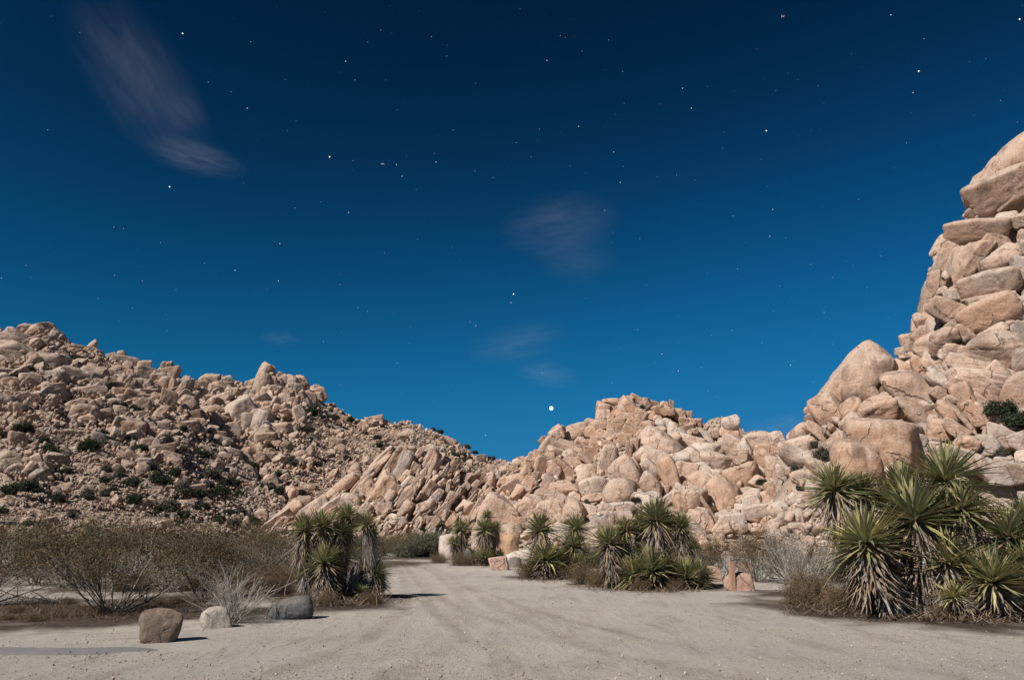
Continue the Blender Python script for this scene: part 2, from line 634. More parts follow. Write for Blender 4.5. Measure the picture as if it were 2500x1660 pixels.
def ground_z(X, Y):
    """relief of the ground near the camera (m)"""
    X, Y = np.asarray(X, float), np.asarray(Y, float)
    P = np.stack([X, Y, np.zeros_like(X)], -1)
    Rr = np.hypot(X, Y)
    near = np.clip(1 - Rr / 60, 0, 1)
    z = .03 * fbm(P * .3, 3, 1) + .012 * fbm(P * 1.6, 3, 2) * near
    rut = np.zeros_like(X)
    for yk in ([3.5, 1.6, .2, -.9, -1.9, -4.2, -7.5, -11], [-3.4, -2.2, -1.5, -1.6, -2.3, -4.6, -8, -11.4], [6.5, 3.6, 1.4, -.2, -1.7, -4.1, -7.5, -11]):
        cx = np.interp(Y, [4, 9, 13, 18, 25, 40, 60, 80], yk)
        for sgn in (-.75, .75):
            d = X - (cx + sgn)
            nn = .5 + .5 * vnoise(P * .5 + 31 * sgn, 5)
            rut = np.maximum(rut, nn * np.exp(-(d / .19) ** 2)); z = z - .018 * nn * np.exp(-(d / .16) ** 2) + .007 * nn * np.exp(-((np.abs(d) - .27) / .1) ** 2)
    s = np.zeros_like(X)
    for x, y, r, k in SOIL:
        s = np.maximum(s, k * np.exp(-(((X - x) / r) ** 2 + ((Y - y) / (r * 1.15)) ** 2) ** 1.5))
    s = np.clip(s * 1.35 + .55 * fbm(P * 1.1, 4, 11) * (s > .03), 0, 1)
    z = z + .03 * s * (1 + fbm(P * 2.2, 3, 21)) * near
    z = np.where(Rr > 90, 0.0, z) * np.where(Y < 0, .4, 1)
    return z - .01, s, rut


def build_ground():
    az = np.concatenate([np.linspace(-42, 42, 470), np.linspace(42, 318, 62)[1:-1]])
    rr = np.concatenate([np.linspace(0.4, 6, 12)[:-1], np.geomspace(6, 34, 170), np.geomspace(34, 16000, 90)[1:]])
    Az, Rr = np.meshgrid(np.radians(az), rr, indexing='ij')
    X, Y = np.sin(Az) * Rr, np.cos(Az) * Rr
    P = np.stack([X, Y, np.zeros_like(X)], -1)
    P[..., 2], s, rut = ground_z(X, Y)
    na, nr = P.shape[:2]
    idx = np.arange(na * nr).reshape(na, nr)
    nx = np.roll(idx, -1, 0)
    Q = np.stack([idx[:, :-1], nx[:, :-1], nx[:, 1:], idx[:, 1:]], -1).reshape(-1, 4)[:, ::-1]
    V = np.concatenate([P.reshape(-1, 3), [[0, 0, 0]]])
    c = np.array([[na * nr, nx[i, 0], idx[i, 0]] for i in range(na)])[:, ::-1]
    col = np.zeros((len(V), 3)); col[:-1, 0] = s.ravel(); col[:-1, 1] = rut.ravel()
    me = mesh_np('ground', V, [Q, c], col=col)
    m, t, b = new_mat('desert_sand')
    q = NB(t)
    geo = q.n('ShaderNodeNewGeometry'); pos = geo.outputs['Position']
    ca = q.n('ShaderNodeAttribute', attribute_name='col')
    se = q.n('ShaderNodeSeparateColor'); q.l(ca.outputs['Color'], se.inputs[0])
    n0 = q.noise(pos, .16, 4, .6)
    c0 = q.mix(q.ramp(n0, .35, .65), (.43, .395, .355), (.50, .45, .39))
    mp = q.n('ShaderNodeMapping')
    mp.inputs['Rotation'].default_value = (0, 0, R(-28)); mp.inputs['Scale'].default_value = (1.5, .3, 1)
    q.l(pos, mp.inputs['Vector'])
    n1 = q.noise(mp.outputs[0], 1.1, 6, .68, .4)
    c1 = q.mix(q.ramp(n1, .53, .68, 0, .7), c0, (.30, .255, .21))
    c1 = q.mix(q.math('MULTIPLY', se.outputs[1], q.ramp(q.noise(pos, 2.5, 5, .7), .36, .60, .25, 1.0)), c1, (.285, .24, .19))
    nb = q.noise(pos, .45, 5, .65, 1.0)
    c1 = q.mix(q.ramp(nb, .55, .68, 0, .55), c1, (.33, .28, .225))
    n2 = q.noise(pos, 14, 8, .85)
    c2 = q.mix(.8, c1, q.mix(q.ramp(n2, .3, .7), (.62, .61, .60), (1.25, 1.25, 1.25)), 'MULTIPLY')
    n3 = q.noise(pos, 38, 3, .7)
    c2 = q.mix(q.ramp(n3, .66, .72, 0, .6), c2, (.14, .11, .09))
    c2 = q.mix(q.ramp(n3, .32, .26, 0, .6), c2, (.62, .58, .53))
    n4 = q.noise(pos, 6, 6, .75)
    dirt = q.mix(q.ramp(n4, .35, .65), (.042, .03, .022), (.13, .093, .068))
    c3 = q.mix(q.math('MULTIPLY', se.outputs[0], .95), c2, dirt)
    q.l(c3, b.inputs['Base Color'])
    b.inputs['Roughness'].default_value = .95
    b.inputs['Specular IOR Level'].default_value = .1
    h = q.math('ADD', q.math('MULTIPLY', n2, .5), q.math('MULTIPLY', n1, 1.0))
    h = q.math('ADD', h, q.math('MULTIPLY', q.math('MULTIPLY', n4, se.outputs[0]), 2.0))
    bp = q.n('ShaderNodeBump'); bp.inputs['Strength'].default_value = 1; bp.inputs['Distance'].default_value = .06
    q.l(h, bp.inputs['Height']); q.l(bp.outputs[0], b.inputs['Normal'])
    o = link('ground', me, None, m)
    o['kind'] = 'structure'


build_ground()


def build_asphalt():
    # end of a paved spur at the left edge of the frame
    edge_far = [(-500, 1562), (0, 1571), (120, 1573), (230, 1572), (320, 1575), (385, 1580)]
    edge_near = [(-500, 1612), (0, 1601), (120, 1600), (230, 1597), (320, 1588), (385, 1582)]
    n = 60
    xs = np.linspace(-500, 385, n)
    V, Fq = [], []
    for i, x in enumerate(xs):
        yf = np.interp(x, *zip(*edge_far)); yn = np.interp(x, *zip(*edge_near))
        jf, jn = random.uniform(-.7, .7), random.uniform(-.7, .7)
        for k in range(5):
            g = ground_at(x, yf + (yn - yf) * k / 4 + (jf if k == 0 else jn if k == 4 else 0))
            V.append((g[0], g[1], float(ground_z(g[0], g[1])[0]) + .014 - (.03 if k in (0, 4) else 0)))
    for i in range(n - 1):
        for k in range(4):
            Fq.append((i * 5 + k, i * 5 + k + 1, i * 5 + 6 + k, i * 5 + 5 + k))
    me = mesh_np('asphalt_road', np.array(V), np.array(Fq)[:, ::-1])
    m, t, b = new_mat('worn_asphalt'); q = NB(t)
    pos = q.n('ShaderNodeNewGeometry').outputs['Position']
    n1 = q.noise(pos, 40, 4, .7); n2 = q.noise(pos, 1.3, 5, .65)
    c = q.mix(q.ramp(n1, .3, .7), (.13, .13, .13), (.22, .21, .20))
    c = q.mix(q.ramp(n2, .5, .7, 0, .6), c, (.30, .27, .24))
    q.l(c, b.inputs['Base Color']); b.inputs['Roughness'].default_value = .9
    o = link('asphalt_road', me, None, m); o['kind'] = 'structure'


build_asphalt()

# ------------------------------------------------------------------ the hills
CREST_A = [(-420, 790), (-200, 770), (0, 800), (60, 796), (110, 792), (150, 815), (180, 850), (250, 862), (300, 880), (350, 893), (390, 898),
           (430, 915), (465, 930), (480, 990), (520, 1040), (570, 1100), (630, 1165), (700, 1225), (780, 1262), (830, 1290)]
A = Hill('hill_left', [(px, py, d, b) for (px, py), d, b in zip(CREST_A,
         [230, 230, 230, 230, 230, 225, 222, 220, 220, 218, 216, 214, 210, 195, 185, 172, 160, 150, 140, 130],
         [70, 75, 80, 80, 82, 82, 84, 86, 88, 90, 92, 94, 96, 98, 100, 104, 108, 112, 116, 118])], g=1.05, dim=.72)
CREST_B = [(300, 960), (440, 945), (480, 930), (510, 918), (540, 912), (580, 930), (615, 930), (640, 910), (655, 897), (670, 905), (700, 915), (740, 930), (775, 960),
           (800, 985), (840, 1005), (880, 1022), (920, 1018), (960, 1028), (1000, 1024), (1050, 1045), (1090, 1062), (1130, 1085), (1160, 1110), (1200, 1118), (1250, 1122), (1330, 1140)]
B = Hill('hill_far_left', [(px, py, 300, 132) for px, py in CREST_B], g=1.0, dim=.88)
CREST_C = [(560, 1300), (640, 1280), (700, 1250), (760, 1222), (800, 1195), (850, 1165), (900, 1140), (940, 1112), (975, 1100), (1020, 1092), (1060, 1092),
           (1090, 1105), (1120, 1130), (1150, 1152), (1180, 1158), (1210, 1150), (1240, 1130), (1280, 1140), (1330, 1180), (1400, 1230)]
C = Hill('cliff_middle', [(px, py, 128, 104) for px, py in CREST_C], g=.9)
CREST_D = [(1150, 1240), (1200, 1150), (1240, 1130), (1265, 1118), (1300, 1100), (1318, 1085), (1335, 1060), (1350, 1045), (1380, 1040), (1430, 1040), (1450, 1020), (1468, 985),
           (1490, 978), (1515, 978), (1535, 968), (1560, 970), (1590, 985), (1640, 982), (1655, 995), (1690, 1015), (1712, 1035), (1750, 1045), (1790, 1065), (1830, 1070),
           (1870, 1065), (1910, 1060), (1925, 1090), (1960, 1090), (2010, 1110), (2060, 1160)]
D_ = Hill('hill_middle', [(px, py, max(98, 150 - max(0, abs(px - 1540) - 120) * .09), 80) for px, py in CREST_D], g=1.15, fit=1.27, embed=.28)
CREST_F = [(1640, 1060), (1690, 1045), (1720, 1030), (1745, 1018), (1760, 1012), (1775, 1018), (1800, 1040), (1835, 1050), (1845, 1047), (1860, 1055), (1900, 1080), (1990, 1100)]
Ff = Hill('hill_far_middle', [(px, py, 330, 260) for px, py in CREST_F], g=1.0)
CREST_E = [(1900, 1130), (1925, 1075), (1945, 1050), (1965, 1030), (1985, 1000), (2030, 945), (2060, 905), (2085, 872), (2110, 860), (2140, 858), (2165, 868), (2185, 888),
           (2200, 868), (2215, 840), (2232, 810), (2250, 785), (2262, 740), (2268, 690), (2272, 630), (2290, 596), (2320, 585), (2345, 545), (2356, 510), (2372, 465), (2395, 415),
           (2430, 376), (2500, 326), (2620, 285), (2800, 290), (3000, 350)]
E = Hill('cliff_right', [(px, py, 78 + min(14, max(0, px - 2185) * .06), 54) for px, py in CREST_E], g=.92, fit=1.18, dim=.9, embed=.22)

A.build(M_RUBBLE, (.17, .125, .09), low=.9)  # soil brown, darkened to put the shade of rubble gaps into the base
B.build(M_RUBBLE, (.19, .14, .10), low=1.0)  # soil tone with the gaps' shade put into the colour as well
C.build(M_RUBBLE, (.33, .235, .17), nt=40)
D_.build(M_RUBBLE, (.36, .27, .20), low=.7)
Ff.build(M_RUBBLE, (.30, .22, .165), na=120, nt=24)
E.build(M_RUBBLE, (.30, .23, .175), low=1.0)

# named boulders of the middle hill (crops of the photograph as coordinate frames)
catalog(D_, 1240, 940, 5.6, [
    (1400, 240, 190, 110, -5, 'o'), (1330, 320, 150, 110, -10, 'o'), (1290, 410, 170, 130, 0, 't'), (1640, 190, 180, 80, 10, 'o'), (1760, 190, 160, 90, -25, 'o'),
    (1860, 220, 110, 80, 'b'), (1960, 250, 110, 70, 'o'), (1660, 390, 340, 280, -35, 'o', 'block'), (1780, 480, 260, 160, 60, 'o'), (1480, 560, 220, 200, -10, 'o'),
    (1430, 410, 230, 60, 55, 'slab', 'o'), (900, 650, 340, 190, 15, 'smooth', 't'), (690, 660, 210, 150, 35, 'round', 't'), (600, 820, 320, 200, 50, 'smooth', 'p'),
    (800, 830, 350, 130, -25, 't'), (1110, 520, 120, 110, 'o'), (1270, 540, 160, 120, 't'), (1150, 650, 170, 170, 'o'), (1290, 680, 170, 130, 'o'), (1230, 800, 200, 160, 'o'),
    (1380, 830, 140, 120, 'o'), (1070, 820, 130, 140, 'o'), (1000, 760, 110, 90, 't'), (1130, 950, 200, 180, 'o'), (1000, 930, 140, 120, 't'), (1690, 620, 220, 180, -40, 'o'),
    (1600, 740, 160, 150, 'o'), (1730, 870, 250, 120, 80, 'slab', 'b'), (1650, 900, 220, 90, 75, 'slab', 'b'), (1850, 650, 150, 130, 'b'), (1900, 540, 130, 120, 'o'),
    (1390, 1060, 410, 240, 75, 'smooth', 'p', .1), (880, 1040, 270, 250, -20, 't'), (1130, 1060, 340, 70, -35, 'slab', 't'), (1090, 990, 300, 80, -40, 'slab', 'b'),
    (690, 930, 280, 130, -15, 't'), (550, 1010, 190, 140, 'o'), (480, 1150, 300, 180, 75, 'o'), (640, 1080, 260, 70, 50, 'slab', 'o'), (740, 1180, 280, 240, -30, 'o'),
    (680, 1190, 170, 110, 70, 'b'), (760, 1420, 320, 200, 0, 'o'), (520, 1400, 330, 150, 70, 'slab', 'b'), (1040, 1230, 290, 250, 0, 'smooth', 'p'), (960, 1430, 200, 120, 70, 'b'),
    (1210, 1410, 360, 270, 15, 'smooth', 'p', .05), (1510, 1460, 420, 300, 0, 'smooth', 'p', .0), (1620, 1250, 430, 340, -55, 'smooth', 'p', .15), (1750, 1130, 250, 90, -70, 'slab', 'p'),
    (1900, 960, 290, 230, -30, 'smooth', 'p'), (1960, 780, 250, 200, 60, 'round', 'p'), (1950, 1150, 260, 180, -35, 'round', 'p'), (1930, 1340, 270, 200, -60, 'smooth', 'p'),
    (400, 980, 150, 110, 80, 'o'), (170, 1040, 110, 110, 'o', 'round'), (280, 1020, 90, 80, 'o', 'round'), (330, 1080, 130, 120, 'o'), (60, 1200, 160, 150, 'o'), (110, 1300, 240, 150, 10, 'o', 'round'),
    (60, 1400, 210, 190, 40, 'b'), (270, 1370, 250, 120, 70, 'o'), (130, 1490, 200, 130, 45, 'o'), (240, 1200, 160, 130, 60, 'o'), (360, 1290, 200, 80, 70, 'slab', 't')])
catalog(D_, 1580, 980, 5.6, [
    (230, 310, 210, 140, 0, 'round', 'w'), (170, 390, 190, 90, 10, 'p'), (360, 410, 210, 150, 75, 'round', 'w'), (480, 490, 230, 150, -60, 'round', 'w'), (580, 560, 370, 190, -12, 'smooth', 'p'),
    (760, 470, 300, 140, -35, 'round', 'w'), (220, 580, 560, 260, -28, 'smooth', 'p', .15), (90, 540, 240, 220, 60, 'smooth', 'p'), (790, 680, 340, 200, -5, 'smooth', 'w'), (910, 830, 360, 240, -20, 'smooth', 'p', .1),
    (620, 750, 270, 180, -45, 'round', 'p'), (430, 780, 260, 150, 5, 'round', 'w'), (740, 920, 240, 150, 0, 'w'), (120, 790, 330, 240, -30, 'smooth', 'p'), (300, 1010, 430, 210, -75, 'smooth', 'o', .05),
    (60, 950, 260, 160, -35, 'round', 'p'), (60, 1170, 290, 220, -50, 'smooth', 't'), (520, 960, 260, 250, -20, 't'), (900, 1020, 290, 190, -15, 'smooth', 'w'), (720, 1080, 300, 240, 0, 'smooth', 't'),
    (1140, 300, 210, 180, 5, 'round', 'w', .0), (1120, 450, 230, 200, 0, 'round', 'o', .0), (1170, 650, 330, 280, -40, 'p'), (1360, 690, 290, 160, -60, 'slab', 'w'), (1080, 560, 200, 130, 'p'),
    (1250, 750, 200, 190, 't'), (1560, 570, 370, 270, 10, 'smooth', 'p', .0), (1780, 540, 190, 220, 10, 'round', 'p', .0), (1690, 690, 330, 200, 0, 'smooth', 'o', -.1), (1600, 790, 230, 180, -45, 'round', 'o'),
    (1830, 650, 160, 150, 't'), (1725, 920, 280, 220, 80, 'smooth', 't', -.2), (1760, 1210, 270, 260, 10, 'block', 'o', -.2), (1270, 1040, 470, 300, 25, 'smooth', 'o', -.25),
    (1190, 1240, 310, 160, -65, 'round', 'o', -.1), (1290, 1390, 180, 140, -60, 'round', 't'), (1030, 1330, 490, 420, -50, 'smooth', 'o', .0), (970, 1150, 300, 200, -40, 'smooth', 't'),
    (830, 1200, 300, 250, -50, 'smooth', 't'), (560, 1370, 410, 340, -10, 'smooth', 't', .1), (640, 1240, 300, 150, -35, 'p'), (420, 1310, 300, 160, 70, 'w'), (300, 1320, 200, 110, 40, 'w'),
    (1430, 1270, 190, 120, 20, 'w'), (1520, 960, 240, 160, -30, 'w'), (1420, 1390, 230, 180, 'w'), (1640, 1340, 200, 140, -60, 't'), (1870, 1000, 220, 200, 50, 'w'), (1900, 740, 210, 150, 60, 'w'),
    (1960, 1190, 190, 180, 'w'), (1820, 1470, 250, 160, -20, 'w'), (1560, 1490, 250, 160, 'w'), (1370, 1510, 310, 170, -20, 'w'), (1130, 1540, 260, 130, 10, 'w'), (820, 1450, 320, 60, -60, 'slab', 'b'),
    (680, 1550, 220, 130, 'p'), (90, 40, 120, 90, 'o'), (240, 50, 110, 90, 'o'), (330, 40, 60, 110, 'b'), (150, 130, 150, 130, 'o'), (250, 130, 120, 110, 'o'), (400, 160, 130, 120, 'o'),
    (330, 150, 90, 80, 'b'), (450, 200, 140, 130, 'o'), (540, 190, 120, 110, 'o'), (500, 270, 110, 100, 'o'), (600, 300, 140, 120, 'o'), (680, 330, 130, 160, 'b'), (560, 370, 160, 90, 'b'),
    (620, 420, 130, 80, 'b'), (60, 200, 140, 130, 'o'), (150, 240, 120, 90, 'o'), (30, 320, 120, 110, 'b'), (790, 370, 90, 80, 'b'), (860, 430, 100, 80, 'b'), (930, 450, 90, 110, 'b')])
# foot of the middle hill
catalog(D_, 1200, 920, 3.016, [
    (60, 1010, 240, 210, -25, 'round', 't', -.1), (90, 950, 130, 80, -45, 'round', 'w', -.2), (260, 980, 230, 150, 35, 'round', 't', -.1), (550, 985, 240, 190, -10, 'round', 't', -.1), (410, 960, 130, 90, 10, 'round', 'p'),
    (690, 985, 150, 90, -15, 'round', 'p'), (530, 1150, 180, 120, 0, 'round', 'w', -.3), (820, 1070, 150, 130, 'round', 'w'), (930, 970, 210, 90, 12, 'round', 'w'), (1090, 920, 130, 120, 'w', 'round'),
    (960, 1030, 130, 80, 'w', 'round'), (1180, 890, 120, 80, 'w'), (1560, 1070, 180, 140, -50, 't'), (1500, 1130, 160, 90, -55, 'w'), (1770, 1080, 180, 150, 'w'), (1690, 1100, 120, 80, 60, 'p'),
    (1900, 920, 150, 110, 'w'), (1980, 1000, 170, 110, 'w'), (760, 890, 160, 60, 10, 'o')])

# right cliff
catalog(E, 1880, 840, 4.611, [
    (960, 470, 900, 480, 47, 'smooth', 't', .35), (760, 640, 560, 380, 50, 'smooth', 't', .35), (1000, 380, 520, 360, 48, 'smooth', 't', .3), (1180, 260, 440, 370, -10, 'smooth', 't', .2), (1280, 380, 440, 240, -50, 'smooth', 't', .3), (690, 800, 470, 310, -62, 'smooth', 'o', .1), (560, 740, 270, 220, 30, 'round', 't', .2),
    (460, 850, 170, 120, 30, 'b', .2), (530, 980, 270, 130, -40, 'round', 't'), (320, 1020, 230, 170, 30, 'round', 't'), (370, 1120, 330, 160, 15, 'round', 'p'), (900, 890, 230, 170, 35, 'round', 't', .0),
    (930, 730, 250, 210, 30, 'round', 'o', .1), (1200, 730, 390, 270, 5, 'round', 'o', -.1), (1380, 600, 270, 130, -15, 'round', 't'), (1400, 760, 240, 160, -10, 'round', 'o'), (1250, 350, 270, 150, -45, 'round', 't'),
    (1180, 420, 360, 110, -45, 'round', 't', -.1), (1130, 520, 310, 120, -55, 'round', 't', -.1), (960, 570, 280, 260, 'round', 'o'), (1300, 1190, 770, 620, -5, 'block', 'o', .05), (960, 1320, 460, 430, 0, 'dome', 'o', -.25),
    (760, 1120, 160, 110, 75, 't'), (840, 1020, 100, 100, 'w'), (640, 1150, 160, 100, 'p'), (320, 1260, 410, 190, -20, 'w', 'round'), (280, 1180, 210, 140, 'w'), (540, 1400, 270, 200, -30, 'round', 't'),
    (380, 1500, 270, 170, 'p', 'round'), (200, 1330, 210, 140, 'w'), (150, 1450, 170, 160, 'w'), (700, 1400, 200, 160, 'p', 'round'), (1480, 90, 130, 110, 'p'), (1580, 60, 160, 130, 70, 'b'), (1570, 150, 180, 110, 't'),
    (1470, 190, 130, 80, 'p'), (1620, 270, 140, 140, 'p', 'round'), (1490, 260, 180, 120, 'p', 'round'), (1580, 1150, 300, 220, 70, 'g')])
catalog(E, 2180, 740, 3.563, [
    (500, 90, 340, 200, -35, 'block', 'b', -.1), (860, 120, 430, 300, 20, 'smooth', 'o', -.1), (1000, 200, 120, 80, 'b'), (320, 180, 260, 140, -15, 't'), (290, 300, 240, 200, 60, 'b'), (560, 200, 210, 130, 25, 'round', 'p'),
    (330, 390, 230, 210, 30, 'round', 't'), (440, 330, 240, 200, 'b'), (510, 430, 200, 140, 'round', 'p'), (600, 290, 170, 150, -50, 'round', 't'), (690, 240, 190, 110, -50, 'round', 't'), (900, 400, 360, 330, -40, 'round', 't', .0),
    (870, 270, 240, 120, 20, 'round', 'p'), (570, 510, 230, 130, 15, 'round', 't', -.2), (720, 480, 340, 120, -35, 'slab', 'p'), (760, 580, 470, 140, -25, 'slab', 'p'), (800, 680, 490, 180, -18, 'slab', 'p', .1), (720, 750, 420, 130, -25, 'slab', 'b', .5),
    (930, 620, 210, 140, -50, 't'), (190, 800, 540, 290, -50, 'smooth', 't', -.1), (90, 640, 260, 200, -40, 'round', 't'), (260, 590, 260, 130, -65, 'round', 'o', -.1), (170, 550, 130, 110, 'round', 'p'), (360, 540, 230, 160, -45, 'round', 'p'),
    (380, 650, 190, 130, -50, 'w'), (440, 700, 270, 130, -45, 'slab', 'w'), (410, 790, 170, 110, -40, 'b', .5), (540, 660, 170, 90, -60, 't'), (650, 870, 330, 160, -70, 'round', 'o'), (660, 790, 180, 120, 0, 'round', 'o', .0), (690, 980, 230, 130, -70, 'o'),
    (510, 970, 280, 140, -50, 'round', 'o', -.1), (540, 840, 140, 90, 'round', 't'), (630, 1040, 260, 50, -60, 'slab', 't'), (800, 880, 230, 90, -45, 't'), (770, 970, 210, 60, -75, 'slab', 't'), (880, 1010, 240, 80, 40, 'slab', 't'),
    (150, 960, 310, 140, -50, 'round', 't', -.1), (440, 1110, 230, 190, -10, 'round', 'o'), (540, 1090, 210, 110, -45, 't'), (270, 1110, 160, 120, 'g'), (640, 1220, 190, 130, -15, 'round', 'o', -.2), (510, 1300, 320, 120, -20, 'round', 'w', -.2), (400, 1370, 190, 120, 't'),
    (300, 1250, 210, 170, 't'), (190, 1300, 300, 200, 80, 'g'), (820, 1250, 230, 210, 'g'), (930, 1150, 240, 160, -40, 'g'), (1000, 1040, 160, 100, -20, 'g'), (1090, 760, 300, 200, 60, 'b', -.2), (1080, 1200, 150, 140, 'g'), (960, 1390, 150, 120, 'g', 'round'),
    (1080, 1480, 190, 180, 'g', 'round'), (800, 1430, 270, 170, -40, 'g'), (1110, 500, 200, 120, 70, 'g'), (1110, 300, 260, 130, 80, 'g'), (620, 1420, 200, 140, 'p'), (1120, 1000, 220, 160, 'b'), (900, 1500, 200, 160, 'g')])
catalog(E, 2150, 280, 2.703, [
    (985, 370, 620, 390, 48, 'smooth', 't', .3), (720, 410, 240, 110, 45, 'round', 't'), (880, 455, 520, 210, 16, 'block', 't', -1.1), (790, 610, 330, 230, 25, 'block', 'b', 1.0), (830, 700, 130, 110, 'p'), (930, 700, 100, 80, 'p'),  # recessed brown block: shadow under the overhang put into its dark tone
    (640, 790, 340, 180, -8, 'block', 't', -.3), (760, 880, 180, 150, -30, 't', .3), (560, 1010, 340, 240, 60, 'block', 't', .0), (430, 950, 200, 120, 60, 't'), (400, 880, 140, 100, 45, 'p'), (345, 1130, 190, 70, 80, 't'), (640, 960, 270, 80, 50, 'slab', 'b', -.2),
    (790, 980, 250, 160, 25, 'round', 't'), (720, 1130, 320, 180, 5, 'round', 'p', -.2), (910, 900, 90, 90, 'g'), (930, 1080, 260, 130, 80, 'g'), (480, 1190, 110, 70, 'w'), (550, 1185, 90, 60, 'p'), (720, 1220, 290, 70, 5, 'slab', 'p'), (910, 1240, 120, 70, 'g'),
    (330, 1290, 150, 80, 75, 't'), (270, 1380, 120, 110, 't'), (200, 1490, 120, 90, 't'), (930, 1330, 120, 140, 'g'), (880, 560, 200, 130, 40, 't')])

# fractured cliff in the middle distance: slabs tilted up to the right
catalog(C, 840, 1070, 5.624, [
    (500, 330, 560, 150, 48, 'slab', 't'), (400, 430, 560, 90, 48, 'slab', 't'), (640, 400, 650, 140, 58, 'slab', 'b', .0), (790, 420, 480, 170, 65, 'slab', 'g', -.1), (880, 180, 190, 110, 0, 'b'), (530, 700, 440, 240, 60, 'slab', 'o', -.1),
    (300, 700, 290, 240, 40, 't'), (90, 860, 230, 190, 'p'), (250, 600, 420, 90, 45, 'slab', 't'), (620, 850, 260, 160, 60, 'b'), (740, 720, 210, 110, -40, 'b'), (850, 620, 250, 90, 50, 'w'), (950, 420, 190, 110, 60, 'p'), (1180, 340, 410, 140, 70, 'slab', 't', -.2),
    (1280, 330, 280, 110, 65, 'slab', 'p', -.3), (1010, 240, 230, 80, 65, 'slab', 't'), (1130, 140, 210, 80, 35, 'p'), (1300, 150, 170, 90, 0, 'b'), (1040, 560, 310, 80, 60, 'slab', 'p'), (1000, 620, 210, 110, 50, 'p'), (1210, 600, 260, 80, 45, 'slab', 't', -.3),
    (1180, 730, 270, 170, 60, 'b'), (1270, 800, 230, 120, 50, 'g', -.2), (1430, 690, 240, 60, 85, 'slab', 'p'), (1340, 580, 210, 120, 60, 'b'), (1490, 430, 310, 140, 65, 'b'), (1120, 940, 260, 150, 15, 'p', -.3), (870, 800, 330, 160, 60, 'b'), (850, 1000, 260, 190, 50, 'b'),
    (1350, 980, 230, 120, 45, 'p', -.2), (1450, 850, 260, 130, 60, 'b'), (1220, 1130, 160, 120, 't'), (740, 1130, 250, 150, -10, 'round', 'w'), (620, 1080, 120, 50, 45, 'p'), (1040, 1130, 140, 90, 60, 'p'), (560, 960, 210, 130, 't'), (440, 930, 170, 120, 't'), (320, 960, 150, 140, 'w'),
    (180, 1000, 210, 140, 'p'), (1560, 800, 310, 90, 65, 'slab', 'b'), (1660, 950, 230, 210, 40, 't'), (1800, 1000, 460, 90, 60, 'slab', 'p'), (1700, 900, 390, 80, 50, 'slab', 't'), (1750, 700, 310, 90, 45, 'slab', 't'), (1640, 690, 190, 100, 40, 'g'), (1720, 540, 210, 130, 't'),
    (1890, 540, 160, 90, 80, 'b'), (2020, 660, 360, 110, 85, 'round', 't', -.3), (1930, 720, 170, 110, 80, 'o'), (2260, 430, 160, 110, 'round', 'o'), (2180, 610, 190, 130, 40, 'o'), (2280, 650, 210, 180, 'o'), (2200, 760, 310, 100, 55, 'slab', 'o'), (2240, 880, 270, 80, 65, 'slab', 'o')])
catalog(C, 600, 860, 3.016, [
    (700, 1010, 270, 110, 38, 'round', 'o', -.4), (775, 965, 110, 60, 40, 'round', 'w', -.3), (400, 1110, 170, 90, 20, 'round', 'o', -.3), (310, 1190, 220, 110, 38, 'round', 'o', -.3), (240, 1240, 220, 80, 35, 'p'), (345, 1040, 80, 70, 60, 'round', 'o', -.5),
    (770, 1110, 140, 130, 'p', 'round'), (500, 1160, 220, 110, 35, 'p'), (640, 1150, 180, 110, 35, 'p')])
CREST_C2 = [c for c in CREST_C if 640 <= c[0] <= 1330]
ca_ = lambda px, py: random.gauss(57, 9)
rubble(C, scatter(CREST_C2, 650, 1320, 1330, 620, 19, .45, 8, 46), 200, 'tbpgob', ca_, ('slab', 'slab', 'block'), 3, (.25, .5))

# crest rocks and outcrops of the left hills
catalog(A, 0, 760, 3.016, [
    (80, 230, 230, 150, -5, 't'), (200, 140, 120, 90, 'g'), (340, 130, 120, 90, 10, 'g'), (130, 330, 300, 180, -15, 'p'), (350, 390, 230, 170, 10, 'p', 'round'), (300, 250, 130, 100, 't'), (430, 180, 110, 60, -35, 't'), (600, 280, 140, 50, -10, 't'), (720, 310, 70, 50, 't'),
    (820, 340, 70, 70, 't'), (895, 320, 60, 60, 'round', 't'), (920, 380, 180, 100, -10, 'round', 't'), (900, 460, 170, 120, 't'), (1060, 400, 100, 70, 't'), (1090, 470, 180, 120, -20, 'g'), (1060, 560, 210, 120, 'p', 'round'), (1230, 400, 80, 60, 'round', 't'), (1250, 480, 140, 140, 't'),
    (1270, 580, 180, 60, 85, 'round', 't'), (1345, 590, 210, 90, 65, 'round', 't', -.3), (1390, 680, 140, 120, 't'), (1230, 680, 190, 110, 80, 't'), (1060, 650, 130, 80, 'b'), (620, 770, 200, 160, 'b', 'round'), (560, 690, 160, 80, 30, 't'), (680, 690, 150, 70, -20, 't'),
    (860, 880, 190, 100, 80, 't'), (950, 890, 220, 190, -10, 'o'), (1110, 1000, 150, 130, 'b'), (1190, 1040, 180, 120, 'b'), (540, 510, 200, 170, -20, 'g'), (700, 470, 210, 130, 't'), (700, 590, 170, 90, 'p'), (80, 1110, 190, 150, 't'), (300, 1150, 190, 70, -60, 't'),
    (220, 1180, 160, 90, 60, 't'), (900, 620, 140, 100, 't'), (160, 640, 130, 90, 'o'), (380, 590, 170, 120, 't'), (30, 460, 110, 90, 'g'), (230, 500, 150, 90, 'p')])
def outcrop(hill, cx, cy, n, spread, smin, smax, lean, tones):
    for i in range(n):
        sz = random.uniform(smin, smax)
        put_boulder(hill, cx + random.gauss(0, spread), cy + random.gauss(0, spread * .6), sz, sz * random.uniform(.4, .7), random.gauss(lean, 16), random.choice(('angular', 'block', 'slab', 'round')),
                    random.choice(tones), push=random.uniform(-.2, .3))


